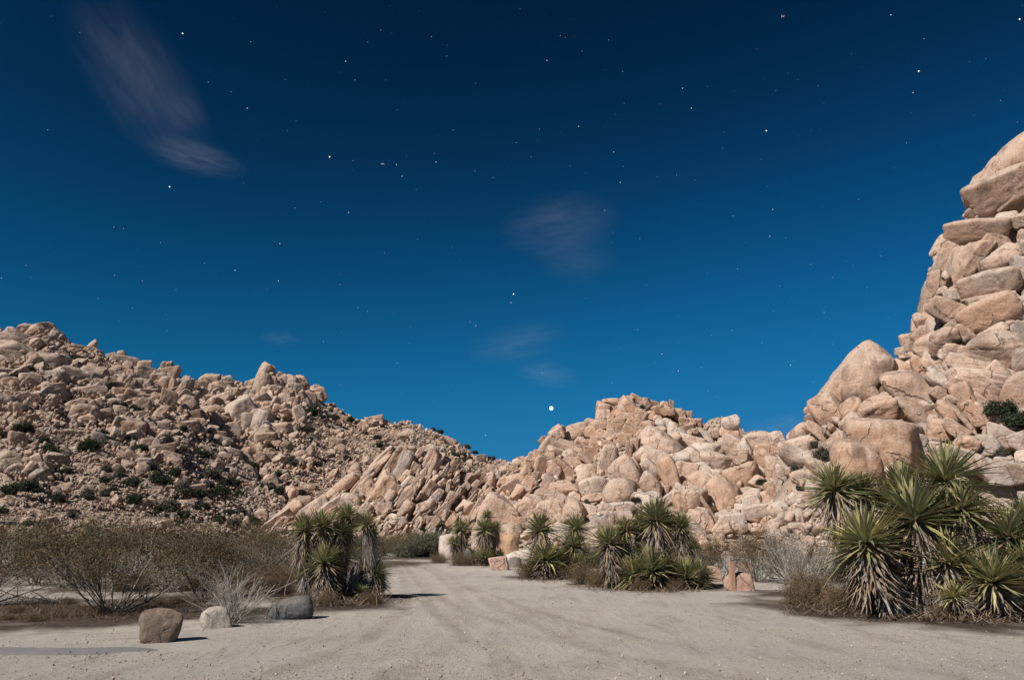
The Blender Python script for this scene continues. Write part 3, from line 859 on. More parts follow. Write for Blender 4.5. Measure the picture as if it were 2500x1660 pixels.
for cx, cy, n, sp, lean in [(90, 850, 7, 30, 40), (180, 890, 7, 26, 70), (250, 915, 7, 26, 60), (320, 930, 7, 22, 70), (400, 930, 8, 20, 80), (450, 965, 7, 14, 72), (330, 1065, 9, 26, 75), (210, 1010, 7, 26, 60), (60, 1130, 8, 28, 110), (130, 960, 6, 26, 45), (390, 1100, 5, 20, 70)]:
    outcrop(A, cx, cy, n, sp, 22, 52, lean, 'ttgbp')
for cx, cy, n, sp, lean in [(650, 960, 9, 22, 75), (700, 990, 8, 22, 100), (590, 1000, 8, 22, 65), (640, 1060, 9, 24, 70), (560, 960, 6, 20, 60), (745, 970, 6, 16, 110)]:
    outcrop(B, cx, cy, n, sp, 20, 48, lean, 'ttgp')
bushy = lambda px, py: 1.0 if py < 1130 else .72
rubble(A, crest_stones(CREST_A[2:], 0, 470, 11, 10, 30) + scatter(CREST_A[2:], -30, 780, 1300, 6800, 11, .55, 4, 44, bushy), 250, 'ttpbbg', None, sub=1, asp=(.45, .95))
catalog(B, 620, 880, 3.92, [
    (150, 75, 90, 60, 'round', 't', -.2), (100, 130, 190, 130, 60, 't'), (90, 260, 260, 190, 70, 't', 'round'), (70, 400, 180, 120, 40, 'g'), (330, 210, 170, 150, 'round', 't'), (460, 225, 170, 120, -40, 'round', 'o'), (610, 320, 170, 140, -60, 'o'), (330, 400, 190, 140, -65, 'round', 'p'),
    (200, 420, 150, 70, 75, 'slab', 'p'), (270, 500, 180, 130, 't'), (440, 560, 240, 120, -70, 'p'), (250, 680, 230, 160, 't'), (70, 620, 260, 190, 70, 'g'), (80, 720, 190, 150, 50, 't'), (800, 800, 150, 120, 'round', 'o'), (780, 690, 100, 60, 'round', 'p'), (530, 890, 150, 90, 50, 'p'),
    (420, 910, 120, 90, 't'), (140, 1170, 170, 120, 30, 'p'), (740, 440, 90, 60, 't'), (1150, 580, 160, 100, 't')])
catalog(B, 0, 760, 3.016, [(1550, 520, 150, 110, 't'), (1640, 560, 140, 90, 't'), (1480, 560, 120, 90, 't'), (1740, 620, 150, 90, 30, 't'), (1780, 770, 240, 210, -60, 'g'), (1880, 840, 190, 170, 'g'), (1620, 650, 180, 80, 30, 'p'), (1960, 950, 130, 110, 't'), (1700, 900, 140, 160, 'g'), (1600, 580, 120, 70, 'p')])
far = lambda px, py: .85 if px > 760 else 1.05
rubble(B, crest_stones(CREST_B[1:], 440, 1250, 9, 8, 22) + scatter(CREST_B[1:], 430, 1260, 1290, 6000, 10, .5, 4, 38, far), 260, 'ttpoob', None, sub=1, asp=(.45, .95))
rubble(D_, crest_stones(CREST_D[1:], 1200, 1720, 14, 14, 30) + scatter(CREST_D[1:], 1180, 1420, 1330, 170, 18, .35, 9, 34, None, 14) + scatter(CREST_D[1:], 1420, 1960, 1370, 200, 18, .35, 9, 34, None, 20), 60, 'oottpp', None, sub=3, sink=1.1)
rubble(Ff, scatter(CREST_F, 1650, 1960, 1120, 700, 7, .4, 4, 16), 60, 'btg', None, sub=1)
rubble(E, crest_stones(CREST_E[10:27], 2190, 2460, 14, 16, 34) + scatter(CREST_E, 1900, 2540, 1380, 220, 22, .35, 10, 44, None, 24) + [(random.uniform(1885, 2040), random.uniform(1195, 1340), random.uniform(16, 46)) for _ in range(70)] + scatter(CREST_E, 2510, 2950, 1390, 300, 48, .4, 18, 110, None, 20), 190, 'tptgww', None, sub=3, sink=1.2)

# ------------------------------------------------------------------ plants: leaves, stems, bushes
def leaves_mesh(name, base, dirs, length, width, droop, cols, rows=5, bend=None):
    """sword leaves with a folded (V) section; arrays per leaf"""
    n = len(base)
    s = np.linspace(0, 1, rows)
    wprof = np.array([.55, 1, .95, .6, .05]) if rows == 5 else np.interp(s, [0, .25, .5, .8, 1], [.55, 1, .95, .6, .05])
    side = np.cross(dirs, np.array([0, 0, 1.0]))
    nl = np.linalg.norm(side, axis=1)
    side[nl < 1e-3] = [1, 0, 0]
    side /= np.linalg.norm(side, axis=1)[:, None]
    nor = np.cross(side, dirs)
    V = np.zeros((n, rows, 3, 3))
    for i, t in enumerate(s):
        c = base + dirs * (length * t)[:, None] + np.array([0, 0, -1.0]) * (droop * length * t * t)[:, None]
        if bend is not None:
            c = c + side * (bend * length * t * t)[:, None]
        hw = (width * wprof[i] / 2)[:, None]
        V[:, i, 0] = c - side * hw + nor * hw * .5
        V[:, i, 1] = c
        V[:, i, 2] = c + side * hw + nor * hw * .5
    idx = np.arange(n * rows * 3).reshape(n, rows, 3)
    Q = np.stack([idx[:, :-1, :-1], idx[:, :-1, 1:], idx[:, 1:, 1:], idx[:, 1:, :-1]], -1).reshape(-1, 4)
    C_ = np.repeat(cols, rows * 3, axis=0).reshape(n, rows, 3, 3)
    tip = np.clip((s - .8) / .2, 0, 1)[None, :, None, None]
    C_ = C_ * (1 - .45 * tip) + np.array([.16, .10, .06]) * .45 * tip
    return mesh_np(name, V.reshape(-1, 3), Q, smooth=True, col=C_.reshape(-1, 3))


def rosette_mesh(seed, n=150, yellow=.2, up=4, down=112):
    r = np.random.default_rng(seed)
    i = np.arange(n)
    th = i * 2.39996 + r.normal(0, .15, n)
    ph = np.radians(up + (down - up) * (i / n) ** .72 + r.normal(0, 9, n))
    d = np.stack([np.cos(th) * np.sin(ph), np.sin(th) * np.sin(ph), np.cos(ph)], 1)
    base = d * .05 + np.array([0, 0, .10]) * (1 - i / n)[:, None]
    ln = (.62 + .42 * np.minimum(i / n * 2.2, 1)) * r.uniform(.68, 1.14, n)
    wd = r.uniform(.048, .072, n)
    droop = np.where(r.random(n) < .12, r.uniform(.2, .5, n), r.uniform(-.05, .14, n)) * (ph > .5)
    g = np.array([.27, .28, .135]); y = np.array([.44, .40, .17]); dk = np.array([.18, .20, .11]); br = np.array([.31, .235, .16])
    k = r.random(n)[:, None]
    c = np.where(k < yellow, y, np.where(k < .65, g, dk))
    fresh = np.clip(1 - i / n * 3, 0, 1)[:, None] * .55
    c = c * (1 - fresh) + y * .85 * fresh
    old = (((i / n > .8) & (r.random(n) < .5)) | (r.random(n) < .10))[:, None]
    c = np.where(old, br, c) * r.uniform(.75, 1.25, (n, 1))
    return leaves_mesh('rosette', base, d, ln, wd, droop, c, bend=r.normal(0, .07, n))


def skirt_mesh(seed, n=170, grey=.3, flare=.5):
    """dead leaves hanging round a stem; unit: top at z=0, reaching down to about z=-1"""
    r = np.random.default_rng(seed)
    th = r.uniform(0, 6.283, n)
    z0 = -r.random(n) ** 1.2 * .62
    ph = np.radians(180 - r.uniform(2, 46, n) * flare * 1.7)
    d = np.stack([np.cos(th) * np.sin(ph), np.sin(th) * np.sin(ph), np.cos(ph)], 1)
    base = np.stack([np.cos(th) * .13, np.sin(th) * .13, z0], 1)
    ln = r.uniform(.30, .62, n)
    wd = r.uniform(.024, .044, n)
    k = r.random(n)[:, None]
    c = np.where(k < grey, np.array([.28, .255, .23]), np.where(k < .75, np.array([.31, .235, .17]), np.array([.20, .15, .11])))
    c = c * r.uniform(.6, 1.35, (n, 1))
    return leaves_mesh('dead_leaf_skirt', base, d, ln, wd, r.uniform(-.08, .2, n), c, bend=r.normal(0, .16, n))


ROS = [rosette_mesh(40 + i, 215 + 20 * (i % 3), .12 + .08 * (i % 3), 3, 104 + 6 * (i % 4)) for i in range(6)]
ROSY = [rosette_mesh(60 + i, 190, .55, 3, 100) for i in range(2)]
SKT = [skirt_mesh(80 + i, 480, .25, .8) for i in range(3)]
SKG = [skirt_mesh(90 + i, 700, .95, .5) for i in range(2)]
for me in ROS + ROSY: me.materials.append(M_YUCCA)
for me in SKT + SKG: me.materials.append(M_DEAD)


def tube(points, radii, sides=6, name='stem', col=(.2, .15, .1)):
    P = np.array(points, dtype=float); n = len(P)
    T = np.gradient(P, axis=0); T /= np.linalg.norm(T, axis=1)[:, None] + 1e-9
    ref = np.array([.31, .95, .1])
    U = np.cross(T, ref); U /= np.linalg.norm(U, axis=1)[:, None]
    W = np.cross(T, U)
    a = np.linspace(0, 2 * np.pi, sides, endpoint=False)
    V = P[:, None] + (U[:, None] * np.cos(a)[None, :, None] + W[:, None] * np.sin(a)[None, :, None]) * np.array(radii)[:, None, None]
    idx = np.arange(n * sides).reshape(n, sides); nx = np.roll(idx, -1, 1)
    Q = np.stack([idx[:-1], nx[:-1], nx[1:], idx[1:]], -1).reshape(-1, 4)
    return V.reshape(-1, 3), Q


def yucca(x0, y0, sc, base, ros, label, group='yuccas beside the sandy track', skirt_grey=()):
    """base: pixel of the foot; ros: rows (zx, zy, leaf_px, tilt_deg, tilt_dir, depth_offset_m, flags)"""
    bpx = (x0 + base[0] / sc, y0 + base[1] / sc)
    G = ground_at(*bpx)
    root = empty('yucca', (G[0], G[1], 0))
    tag(root, label, 'yucca', group)
    for k, row in enumerate(ros):
        zx, zy, rp = row[:3]
        tilt = row[3] if len(row) > 3 else 0      # image-plane lean, degrees to the right
        dy = row[4] if len(row) > 4 else random.uniform(-.25, .35)
        fl = row[5] if len(row) > 5 else ''
        px, py = x0 + zx / sc, y0 + zy / sc
        P = at(px, py, G[1] + dy)
        kk = depth_of(P) / F
        s_ = rp / sc * kk * (1.36 if G[1] > 17 else 1.17)
        loc = P - np.array([G[0], G[1], 0])
        o = link('rosette', random.choice(ROSY if 'y' in fl else ROS), root)
        o.location = [float(v) for v in loc]
        o.scale = (s_, s_, s_)
        o.rotation_euler = Euler((R(random.uniform(-14, 4)), R(tilt), random.uniform(0, 6.28)), 'ZYX') if False else (R(random.uniform(-12, 6)), R(tilt), 0)
        o.rotation_euler.rotate_axis('Z', random.uniform(0, 6.28))
        # stem from near the foot
        foot = np.array([loc[0] * .55 + random.uniform(-.08, .08), loc[1] * .7, -.05])
        if loc[2] > .18:
            mid = foot * .5 + loc * .5 + np.array([loc[0] * .12, 0, -.05 * loc[2]])
            tpts = np.array([foot, foot * .6 + mid * .4 + np.array([0, 0, .02]), mid, mid * .4 + loc * .6, loc])
            V, Q = tube(tpts, np.array([.11, .10, .085, .075, .06]) * min(1.2, max(.6, s_ * 1.7)), 8)
            me = mesh_np('trunk', V, Q, col=np.tile((.105, .085, .07), (len(V), 1)) * np.random.default_rng(k).uniform(.7, 1.3, (len(V), 1)))
            link('trunk', me, root, M_TWIG)
            hgt = loc[2]
            nsk = 1 if hgt < .55 else 2
            L0 = min(hgt * 1.0, s_ * (2.6 if 'g' in fl else 1.75))
            sk = link('dead_leaf_skirt', random.choice(SKG if 'g' in fl else SKT), root)
            sk.location = [float(v) for v in loc + np.array([0, 0, .02])]
            wsc = s_ * (1.15 if 'g' in fl else 1.2)
            sk.scale = (wsc, wsc, L0)
            ax = (foot - loc); leanx = math.atan2(-ax[0], -ax[2]); leany = math.atan2(ax[1], -ax[2])
            sk.rotation_euler = (leany * .9, leanx * .9, random.uniform(0, 6.28))
            if nsk == 2:
                sk2 = link('dead_leaf_skirt', random.choice(SKG if ('g' in fl or random.random() < .4) else SKT), root)
                sk2.location = [float(v) for v in loc * .5 + foot * .5]
                sk2.scale = (wsc * .9, wsc * .9, hgt * .62)
                sk2.rotation_euler = (leany * .9, leanx * .9, random.uniform(0, 6.28))
    return root


yucca(650, 1200, 5.226, (830, 1370), [
    (720, 460, 215, -4, -.1), (500, 500, 215, -24, -.15), (930, 540, 180, 8, .1), (1020, 340, 190, 6, .4), (1270, 420, 165, 10, .2, 'g'), (1225, 700, 60, 4, .15, 'g'),
    (740, 930, 255, -4, -.5), (1380, 1060, 200, 24, .3, 'y'), (1345, 570, 110, 28, .35), (470, 1080, 120, -30, .1), (1200, 1290, 110, 40, -.3), (980, 820, 150, 10, .2)],
    'bushy yucca with long grey shaggy dead-leaf trunk standing left of the sandy track')
yucca(1050, 1200, 6.27, (800, 1125), [
    (470, 590, 170, -6), (355, 790, 115, -10, -.2, 'y'), (830, 590, 185, -4), (875, 385, 110, 0, .6), (1000, 560, 125, 18, .3), (800, 1030, 180, 0, -.5, 'y'), (1050, 990, 110, 22, .2), (640, 1000, 120, -20)],
    'farthest yucca with thin dark trunk between two pale square boulders')
yucca(1050, 1200, 6.27, (1850, 1330), [
    (1690, 610, 260, -2, .5), (1780, 1080, 320, -10, -.3), (1950, 1190, 150, 14, -.5, 'y'), (2230, 590, 230, 6, .7), (2190, 860, 250, 12, .3), (2270, 1120, 200, 6, -.2), (1990, 1050, 190, 10, .2)],
    'bright green yucca with many low rosettes right of the pink roadside boulder')
yucca(1400, 1200, 6.03, (1150, 1420), [
    (520, 790, 275, -16, .1), (770, 580, 220, -8, .6), (1000, 480, 170, -10, .8), (1210, 440, 320, 2, .2), (1330, 470, 200, 16, .6), (1580, 530, 230, 12, .3), (1740, 820, 130, 30, .2), (1170, 1190, 360, -4, -.4),
    (900, 1270, 320, -22, -.3), (1650, 1310, 350, 8, -.2), (1820, 1280, 260, 26, -.1), (1420, 1180, 160, 10, .1), (1050, 900, 160, -10, .4)],
    'tall many-headed yucca directly left of the small marker post', )
yucca(1850, 1100, 3.266, (1350, 1310), [
    (620, 330, 230, -10, .9), (840, 350, 170, 4, 1.2, 'g'), (1180, 340, 240, -4, 1.0), (1490, 270, 320, 14, .9), (1620, 490, 250, 6, .4), (1250, 570, 320, -3, .1), (870, 770, 310, -8, -.2), (1520, 910, 250, 4, -.3, 'y'),
    (1040, 420, 160, -10, 1.1)],
    'huge yucca clump of spiky green heads filling the right foreground')
yucca(1850, 1100, 3.266, (1960, 1330), [
    (1880, 1070, 320, 0, -.3), (2000, 700, 300, 8, .7), (2130, 900, 270, 10, .2, 'y'), (2140, 560, 230, 12, 1.0), (1570, 1180, 150, -6, -.4, 'y'), (2220, 1100, 300, 12, 0), (2300, 720, 280, 14, .6)],
    'low wide yucca at the right edge of the frame beside the huge clump')


class Bush:
    """woody shrub: branches as thin tubes, leaves as small faces near the tips"""
    def __init__(s, seed, height=1.5, spread=60, stems=16, levels=3, kids=4, r0=.018, leaf_n=9, leaf_size=.03, leaf_cols=((.10, .08, .03),),
                 twig_cols=((.16, .13, .10),), bend=.25, first=.35, leaf_spread=.12, up=.15, sides=3, leaf_from=-1.0):
        r = np.random.default_rng(seed)
        s.r = r
        BV, BQ, BC, off = [], [], [], 0
        tips = []
        def grow(p, d, ln, rad, lev):
            nonlocal off
            n = 5
            pts, ds = [p.copy()], []
            q = p.copy(); dd = d.copy()
            for i in range(n):
                dd = dd + r.normal(0, bend * .35, 3) + np.array([0, 0, up * .25])
                dd /= np.linalg.norm(dd)
                q = q + dd * ln / n
                q[2] = max(q[2], .01)
                pts.append(q.copy()); ds.append(dd.copy())
            V, Q = tube(pts, np.linspace(rad, rad * .45, n + 1), sides)
            BV.append(V); BQ.append(Q + off); off += len(V)
            tcx = np.array(twig_cols[r.integers(len(twig_cols))]) * r.uniform(.7, 1.3)
            BC.append(np.tile(tcx, (len(V), 1)))
            if lev >= levels - 1:
                tips.append((pts[-1], lev)); tips.append((pts[-3], lev))
                if lev == 0: tips.append((pts[-2], lev))
            if lev < levels:
                for k in range(kids):
                    i = int(n * (first + (1 - first) * r.random()))
                    i = min(max(i, 1), n)
                    nd = ds[i - 1] + r.normal(0, .55, 3)
                    nd /= np.linalg.norm(nd)
                    grow(pts[i], nd, ln * r.uniform(.38, .62), rad * .5, lev + 1)
        for k in range(stems):
            a = r.uniform(0, 6.283)
            ph = R(spread) * r.random() ** .65
            d = np.array([math.cos(a) * math.sin(ph), math.sin(a) * math.sin(ph), math.cos(ph)])
            grow(np.array([math.cos(a), math.sin(a), 0]) * .10 * height * r.random(), d, height * r.uniform(.55, .8), r0 * r.uniform(.6, 1.2), 0)
        V = np.concatenate(BV)
        s.branch = mesh_np('branches', V, np.concatenate(BQ), col=np.concatenate(BC))
        s.branch.materials.append(M_TWIG)
        s.leaf = None
        if leaf_n:
            T = np.array([t[0] for t in tips])
            zc = T[:, 2] / height
            T = T[r.random(len(T)) < np.clip((zc - leaf_from) / .25, 0, 1) + .03]
            T = np.repeat(T, leaf_n, 0)
            T = T + r.normal(0, leaf_spread, T.shape)
            T[:, 2] = np.maximum(T[:, 2], .02)
            n = len(T)
            a = r.normal(size=(n, 3)); a /= np.linalg.norm(a, axis=1)[:, None]
            b_ = np.cross(a, r.normal(size=(n, 3))); b_ /= np.linalg.norm(b_, axis=1)[:, None]
            sz = leaf_size * r.uniform(.6, 1.4, (n, 1))
            V = np.stack([T - a * sz, T + b_ * sz * .45, T + a * sz, T - b_ * sz * .45], 1).reshape(-1, 3)
            Q = np.arange(n * 4).reshape(n, 4)
            lc = np.array(leaf_cols)[r.integers(len(leaf_cols), size=n)] * r.uniform(.7, 1.3, (n, 1))
            s.leaf = mesh_np('foliage', V, Q, smooth=False, col=np.repeat(lc, 4, 0))
            s.leaf.materials.append(M_LEAF)
        s.h = height
    def place(s, loc, sc, name, label, cat='shrub', group=None, rz=None, sxy=1.0):
        root = empty(name, loc)
        root.rotation_euler = (0, 0, random.uniform(0, 6.28) if rz is None else rz)
        root.scale = (sc * sxy, sc * sxy, sc)
        tag(root, label, cat, group)
        link('branches', s.branch, root)
        if s.leaf: link('foliage', s.leaf, root)
        return root


OLIVE = ((.135, .092, .038), (.10, .078, .035), (.16, .11, .05), (.08, .068, .04))
GREYT = ((.17, .145, .12), (.13, .11, .09), (.21, .18, .15))
creo = [Bush(200 + i, 1.6, 70, 15, 3, 4, .017, 5, .018, OLIVE, GREYT, leaf_spread=.085, first=.3, leaf_from=.26) for i in range(4)]
dry = [Bush(220 + i, .9, 48, 34, 2, 4, .007, 0, .02, twig_cols=((.36, .33, .29), (.28, .25, .22), (.42, .38, .34)), bend=.16, up=.2, first=.3) for i in range(2)]
brown = [Bush(240 + i, .7, 80, 36, 2, 6, .005, 3, .014, ((.19, .13, .075), (.14, .10, .06)), ((.21, .15, .10), (.16, .12, .085), (.25, .19, .13)), bend=.5, first=.2, leaf_spread=.06) for i in range(2)]
grey = [Bush(260 + i, 1.1, 75, 20, 2, 5, .010, 12, .030, ((.115, .12, .075), (.15, .145, .10), (.09, .095, .06)), ((.17, .15, .13),), leaf_spread=.10, first=.2) for i in range(3)]
hillb = [Bush(280 + i, 1.6, 80, 14, 1, 5, .03, 34, .13, ((.035, .048, .026), (.055, .065, .035), (.028, .036, .022)), ((.10, .08, .06),), leaf_spread=.24, first=.2) for i in range(3)]
hillg = [Bush(290 + i, 1.4, 80, 14, 1, 5, .03, 26, .12, ((.085, .082, .060), (.11, .10, .075), (.07, .068, .05)), ((.14, .12, .10),), leaf_spread=.24, first=.2) for i in range(2)]


def bush_at(lib, px, py, hpx, name, label, cat='shrub', group=None, sxy=1.0):
    G = ground_at(px, py)
    b = random.choice(lib)
    sc = hpx * depth_of(G) / F / (b.h * 1.12)
    return b.place((G[0], G[1], -.02), sc, name, label, cat, group, sxy=sxy)


GC = 'creosote bushes left of the track'
for px, py, h, lab in [
    (268, 1495, 225, 'nearest large olive creosote bush with bare fanned stems, behind the brown boulder'),
    (-40, 1475, 190, 'olive creosote bush cut by the left edge of the frame'),
    (500, 1462, 175, 'olive creosote bush behind the dry grey shrub'),
    (90, 1425, 150, 'olive creosote bush at the far edge of the sandy side track, left'),
    (205, 1424, 165, 'olive creosote bush right behind the nearest large creosote bush'),
    (395, 1428, 165, 'olive creosote bush in the middle of the left scrub band'),
    (610, 1425, 140, 'olive creosote bush behind the dark-topped boulder'),
    (690, 1412, 120, 'small creosote bush touching the left side of the shaggy yucca')]:
    bush_at(creo, px, py, h * 1.24, 'creosote_bush', lab, 'shrub', GC, 1.1)
for i in range(7):
    bush_at(creo, 215 + i * 76 + random.uniform(-14, 14), random.uniform(1404, 1426), random.uniform(80, 170), 'creosote_bush', 'olive brown creosote bush in the middle row of the left scrub', 'shrub', 'middle row of the left scrub', 1.2)
for i in range(16):
    bush_at(creo + grey[:1], -60 + i * 50 + random.uniform(-18, 18), random.uniform(1372, 1400), random.uniform(60, 125), 'creosote_bush', 'olive desert bush in the dense scrub band below the left hill', 'shrub', 'scrub band below the left hill', 1.2)
for px, py, h in [(640, 1425, 120), (700, 1418, 105), (585, 1420, 110), (300, 1440, 120), (420, 1445, 110), (150, 1432, 110)]:
    bush_at(dry, px, py, h, 'dry_shrub', 'leafless grey twig shrub tangled in the left scrub band', 'shrub', 'grey twig shrubs in the left scrub', 1.3)
bush_at(dry, 572, 1517, 168, 'dry_shrub', 'dry leafless pale grey shrub fanning up beside a small pale boulder', 'shrub', None, 1.35)
for i in range(9):
    bush_at(brown + creo[:1], 300 + i * 44 + random.uniform(-12, 12), random.uniform(1430, 1452), random.uniform(45, 75), 'dry_bush', 'low brown bush under the left creosote bushes', 'shrub', 'low brown bushes under the left creosote', 1.4)
for px, py, h, lab in [(690, 1455, 55, 'low brown twiggy bush behind the dark-topped boulder'), (640, 1448, 70, 'brown dry bush right of the dry grey shrub'),
                       (730, 1470, 38, 'brown litter bush at the left foot of the shaggy yucca'), (800, 1478, 50, 'dry brown tuft below the shaggy yucca'), (900, 1472, 40, 'dry brown tuft at the right foot of the shaggy yucca'),
                       (1290, 1412, 62, 'round tan dry bush left of the bright green yucca'), (1420, 1425, 70, 'dry tan bush between the bright green and the many-headed yucca'), (1470, 1432, 60, 'dry tan bush at the left foot of the many-headed yucca'),
                       (1130, 1380, 45, 'tan dry bush at the left foot of the farthest yucca'), (1072, 1374, 34, 'grey tan dry bush before the pale square boulder'),
                       (1990, 1470, 105, 'large brown dry bush left of the huge yucca clump'), (1950, 1478, 70, 'brown dry bush reaching onto the sand left of the huge yucca clump'), (2060, 1490, 90, 'brown dry bush under the left heads of the huge yucca clump'),
                       (2130, 1497, 60, 'dry brown brush below the huge yucca clump, left'), (2210, 1503, 50, 'dry brown brush below the huge yucca clump, middle'), (2300, 1508, 48, 'dry brown brush between the huge yucca clump and the low yucca'),
                       (1560, 1440, 42, 'dry brown brush at the foot of the many-headed yucca'), (1650, 1440, 36, 'dry brown brush at the right foot of the many-headed yucca')]:
    bush_at(brown, px, py, h, 'dry_bush', lab, 'shrub', 'dry brown bushes', 1.0)
for i in range(16):
    bush_at(brown, 10 + i * 31 + random.uniform(-12, 12), random.uniform(1468, 1522 - i * 1.6), random.uniform(10, 26), 'dry_tuft', 'low dry tuft on the dark soil under the nearest creosote bushes', 'grass tuft', 'dry tufts on the left soil', 1.5)
for px, py, h, lab in [(1760, 1412, 125, 'loose creosote bush behind the small marker post'), (1850, 1418, 150, 'loose creosote bush between the marker post and the huge yucca'), (1930, 1425, 165, 'creosote bush with bare branches just left of the huge yucca clump'), (1700, 1395, 90, 'small creosote bush right behind the many-headed yucca')]:
    bush_at(creo, px, py, h, 'creosote_bush', lab, 'shrub', 'creosote bushes right of the track', 1.0)
bush_at(dry, 1960, 1452, 190, 'dry_shrub', 'bare branching grey shrub in front of the right creosote bushes', 'shrub')
for i in range(20):
    px = 880 + i * 9.2 + random.uniform(-14, 14)
    bush_at(random.choice((grey, grey, creo, brown)), px, 1352 + random.uniform(-4, 8) + (8 if px < 930 else 0), random.choice((28, 36, 48, 60, 74)), 'desert_shrub', 'grey-green shrub in the far scrub at the end of the track', 'shrub', 'far scrub at the end of the track', 1.25)
for px, py, h in [(2080, 1420, 90), (2200, 1415, 80), (2330, 1420, 110), (2440, 1420, 120), (2560, 1420, 110), (2660, 1425, 120), (1560, 1385, 70), (1660, 1388, 80), (1450, 1385, 60)]:
    bush_at(grey, px, py, h, 'desert_shrub', 'grey-green shrub half hidden behind the right-hand yuccas', 'shrub', 'shrubs behind the right-hand yuccas', 1.2)


def hill_bush(hill, px, py, wpx, lab, grp, lib=None):
    P = hill.locate(px, py)
    lib = lib or (hillb if random.random() < .7 else hillg)
    b = random.choice(lib)
    sc = wpx * depth_of(P) / F / 2.6
    d = (CAM - P) / np.linalg.norm(CAM - P)
    P = P + d * (sc * .9) + np.array([0, 0, -sc * .35])
    b.place(P, sc, 'hill_shrub', lab, 'shrub', grp)


LA = 'dark green shrub growing among the boulders of the left hill'
for zx, zy, w_ in [(575, 365, 100), (825, 565, 85), (790, 640, 60), (870, 700, 90), (170, 880, 130), (660, 1010, 140), (1340, 1020, 90), (1120, 1150, 110), (1230, 800, 90), (1500, 1060, 90), (960, 1270, 110), (1180, 1250, 150), (1560, 1210, 140),
                   (200, 1300, 150), (380, 1030, 120), (220, 430, 60), (110, 490, 70), (600, 560, 60), (770, 900, 60), (1350, 870, 60), (1000, 720, 70), (1600, 1330, 120), (780, 1170, 90), (640, 1370, 130), (1350, 1330, 140), (1450, 1350, 110), (1250, 1450, 160),
                   (770, 1350, 90), (70, 1330, 130), (430, 1390, 110), (1000, 1400, 120), (880, 1210, 90), (200, 730, 70), (440, 760, 70), (320, 950, 70), (90, 610, 60), (1480, 760, 60), (1540, 840, 50)]:
    hill_bush(A, zx / 3.016, 760 + zy / 3.016, w_ / 3.016, LA, 'shrubs on the left hill')
LB = 'dark shrub growing among the rubble of the farther left hill'
for zx, zy, w_ in [(460, 330, 90), (480, 450, 100), (640, 490, 70), (710, 470, 60), (770, 500, 60), (850, 530, 55), (560, 480, 50), (430, 580, 80), (880, 600, 50), (965, 635, 60), (330, 710, 80), (330, 820, 110), (40, 860, 120), (120, 1010, 130), (210, 1030, 120),
                   (640, 765, 50), (755, 790, 55), (530, 830, 60), (410, 1040, 70), (980, 690, 60), (1380, 570, 35), (1430, 590, 50), (1540, 760, 60), (1600, 770, 60), (1630, 700, 60), (1690, 740, 40), (700, 600, 50), (120, 820, 60), (270, 240, 40), (1010, 720, 50), (1800, 790, 60), (230, 900, 60)]:
    hill_bush(B, 600 + zx / 3.016, 860 + zy / 3.016, w_ / 3.016, LB, 'shrubs on the farther left hill')
for i in range(46):
    px = random.uniform(0, 640); yt = crest_py(CREST_A, px)
    hill_bush(A, px, yt + (1290 - yt) * random.uniform(.3, 1) ** .7, random.uniform(12, 34), LA, 'shrubs on the left hill')
for i in range(26):
    px = random.uniform(560, 1180); yt = crest_py(CREST_B, px)
    hill_bush(B, px, yt + (1250 - yt) * random.uniform(.05, 1), random.uniform(8, 20), LB, 'shrubs on the farther left hill')
for px, py, w_, lab in [(1568, 995, 16, 'small dark shrub near the summit of the middle hill'), (1671, 1099, 15, 'small green shrub in a cleft at the heart of the middle hill'), (1800, 1082, 16, 'small shrub below the finger rock'), (1828, 1135, 26, 'shrub on the pale slab below the two-horned orange boulder'),
                        (1552, 1222, 22, 'green shrub in a gap above the many-headed yucca'), (1606, 1182, 12, 'tiny shrub between the orange boulders of the middle hill'), (1860, 1180, 26, 'grey shrub beneath the overhanging round boulder'), (1430, 1232, 26, 'brownish shrub under the big pale boulder')]:
    hill_bush(D_, px, py, w_, lab, 'shrubs on the middle hill')
for px, py, w_, lab in [(2084, 982, 12, 'tiny round shrub high on the big smooth dome'), (2008, 1120, 55, 'grey shrub at the left foot of the big square block'), (1992, 1088, 30, 'sparse shrub above the grey shrub by the big square block'), (1942, 1145, 26, 'small dark bush on pale rock left of the dome'),
                        (2336, 958, 22, 'dark shrub in the crack of the right cliff'), (2370, 838, 26, 'shrub on the ledge of the right cliff'), (2398, 848, 18, 'smaller shrub right on the cliff ledge'), (2335, 835, 18, 'dark shrub left on the cliff ledge'), (2318, 1088, 34, 'low shrub on the white boulder of the right cliff'),
                        (2440, 1005, 60, 'wide grey shrub at the right edge of the cliff'), (2490, 1030, 60, 'dark shrub at the far right edge of the cliff'), (2445, 1108, 34, 'greenish shrub low on the right cliff'), (2300, 985, 14, 'tiny shrub in the joint of the right cliff'), (2420, 808, 14, 'tiny shrub under the orange round boulder')]:
    hill_bush(E, px, py, w_, lab, 'shrubs on the right cliff')

# ------------------------------------------------------------------ loose boulders near the track
def stone(px, py, wpx, hpx, kind, seed, color, label, ang=0, dscale=.85, bury=.22, far=None):
    """px,py: middle of its bottom edge"""
    G = ground_at(px, py)
    k = depth_of(G) / F
    V, Fc = boulder_shape(seed, kind, 5)
    sx, sz = wpx * k / 2, hpx * k / 2 / (1 - bury)
    sy = dscale * (sx * sz) ** .5
    me = mesh_np('boulder', V, Fc)
    o = link('boulder', me, None, M_STONE)
    d, r, u = frame_at(G)
    o.rotation_euler = (0, R(-ang), math.atan2(r[1], r[0]))
    o.scale = (sx, sy, sz)
    P = G + np.array([d[0], d[1], 0]) * sy * .75
    o.location = (P[0], P[1], sz * (1 - 2 * bury))
    o.color = (*color, 1)
    tag(o, label, 'boulder', 'loose boulders beside the track')
    return o


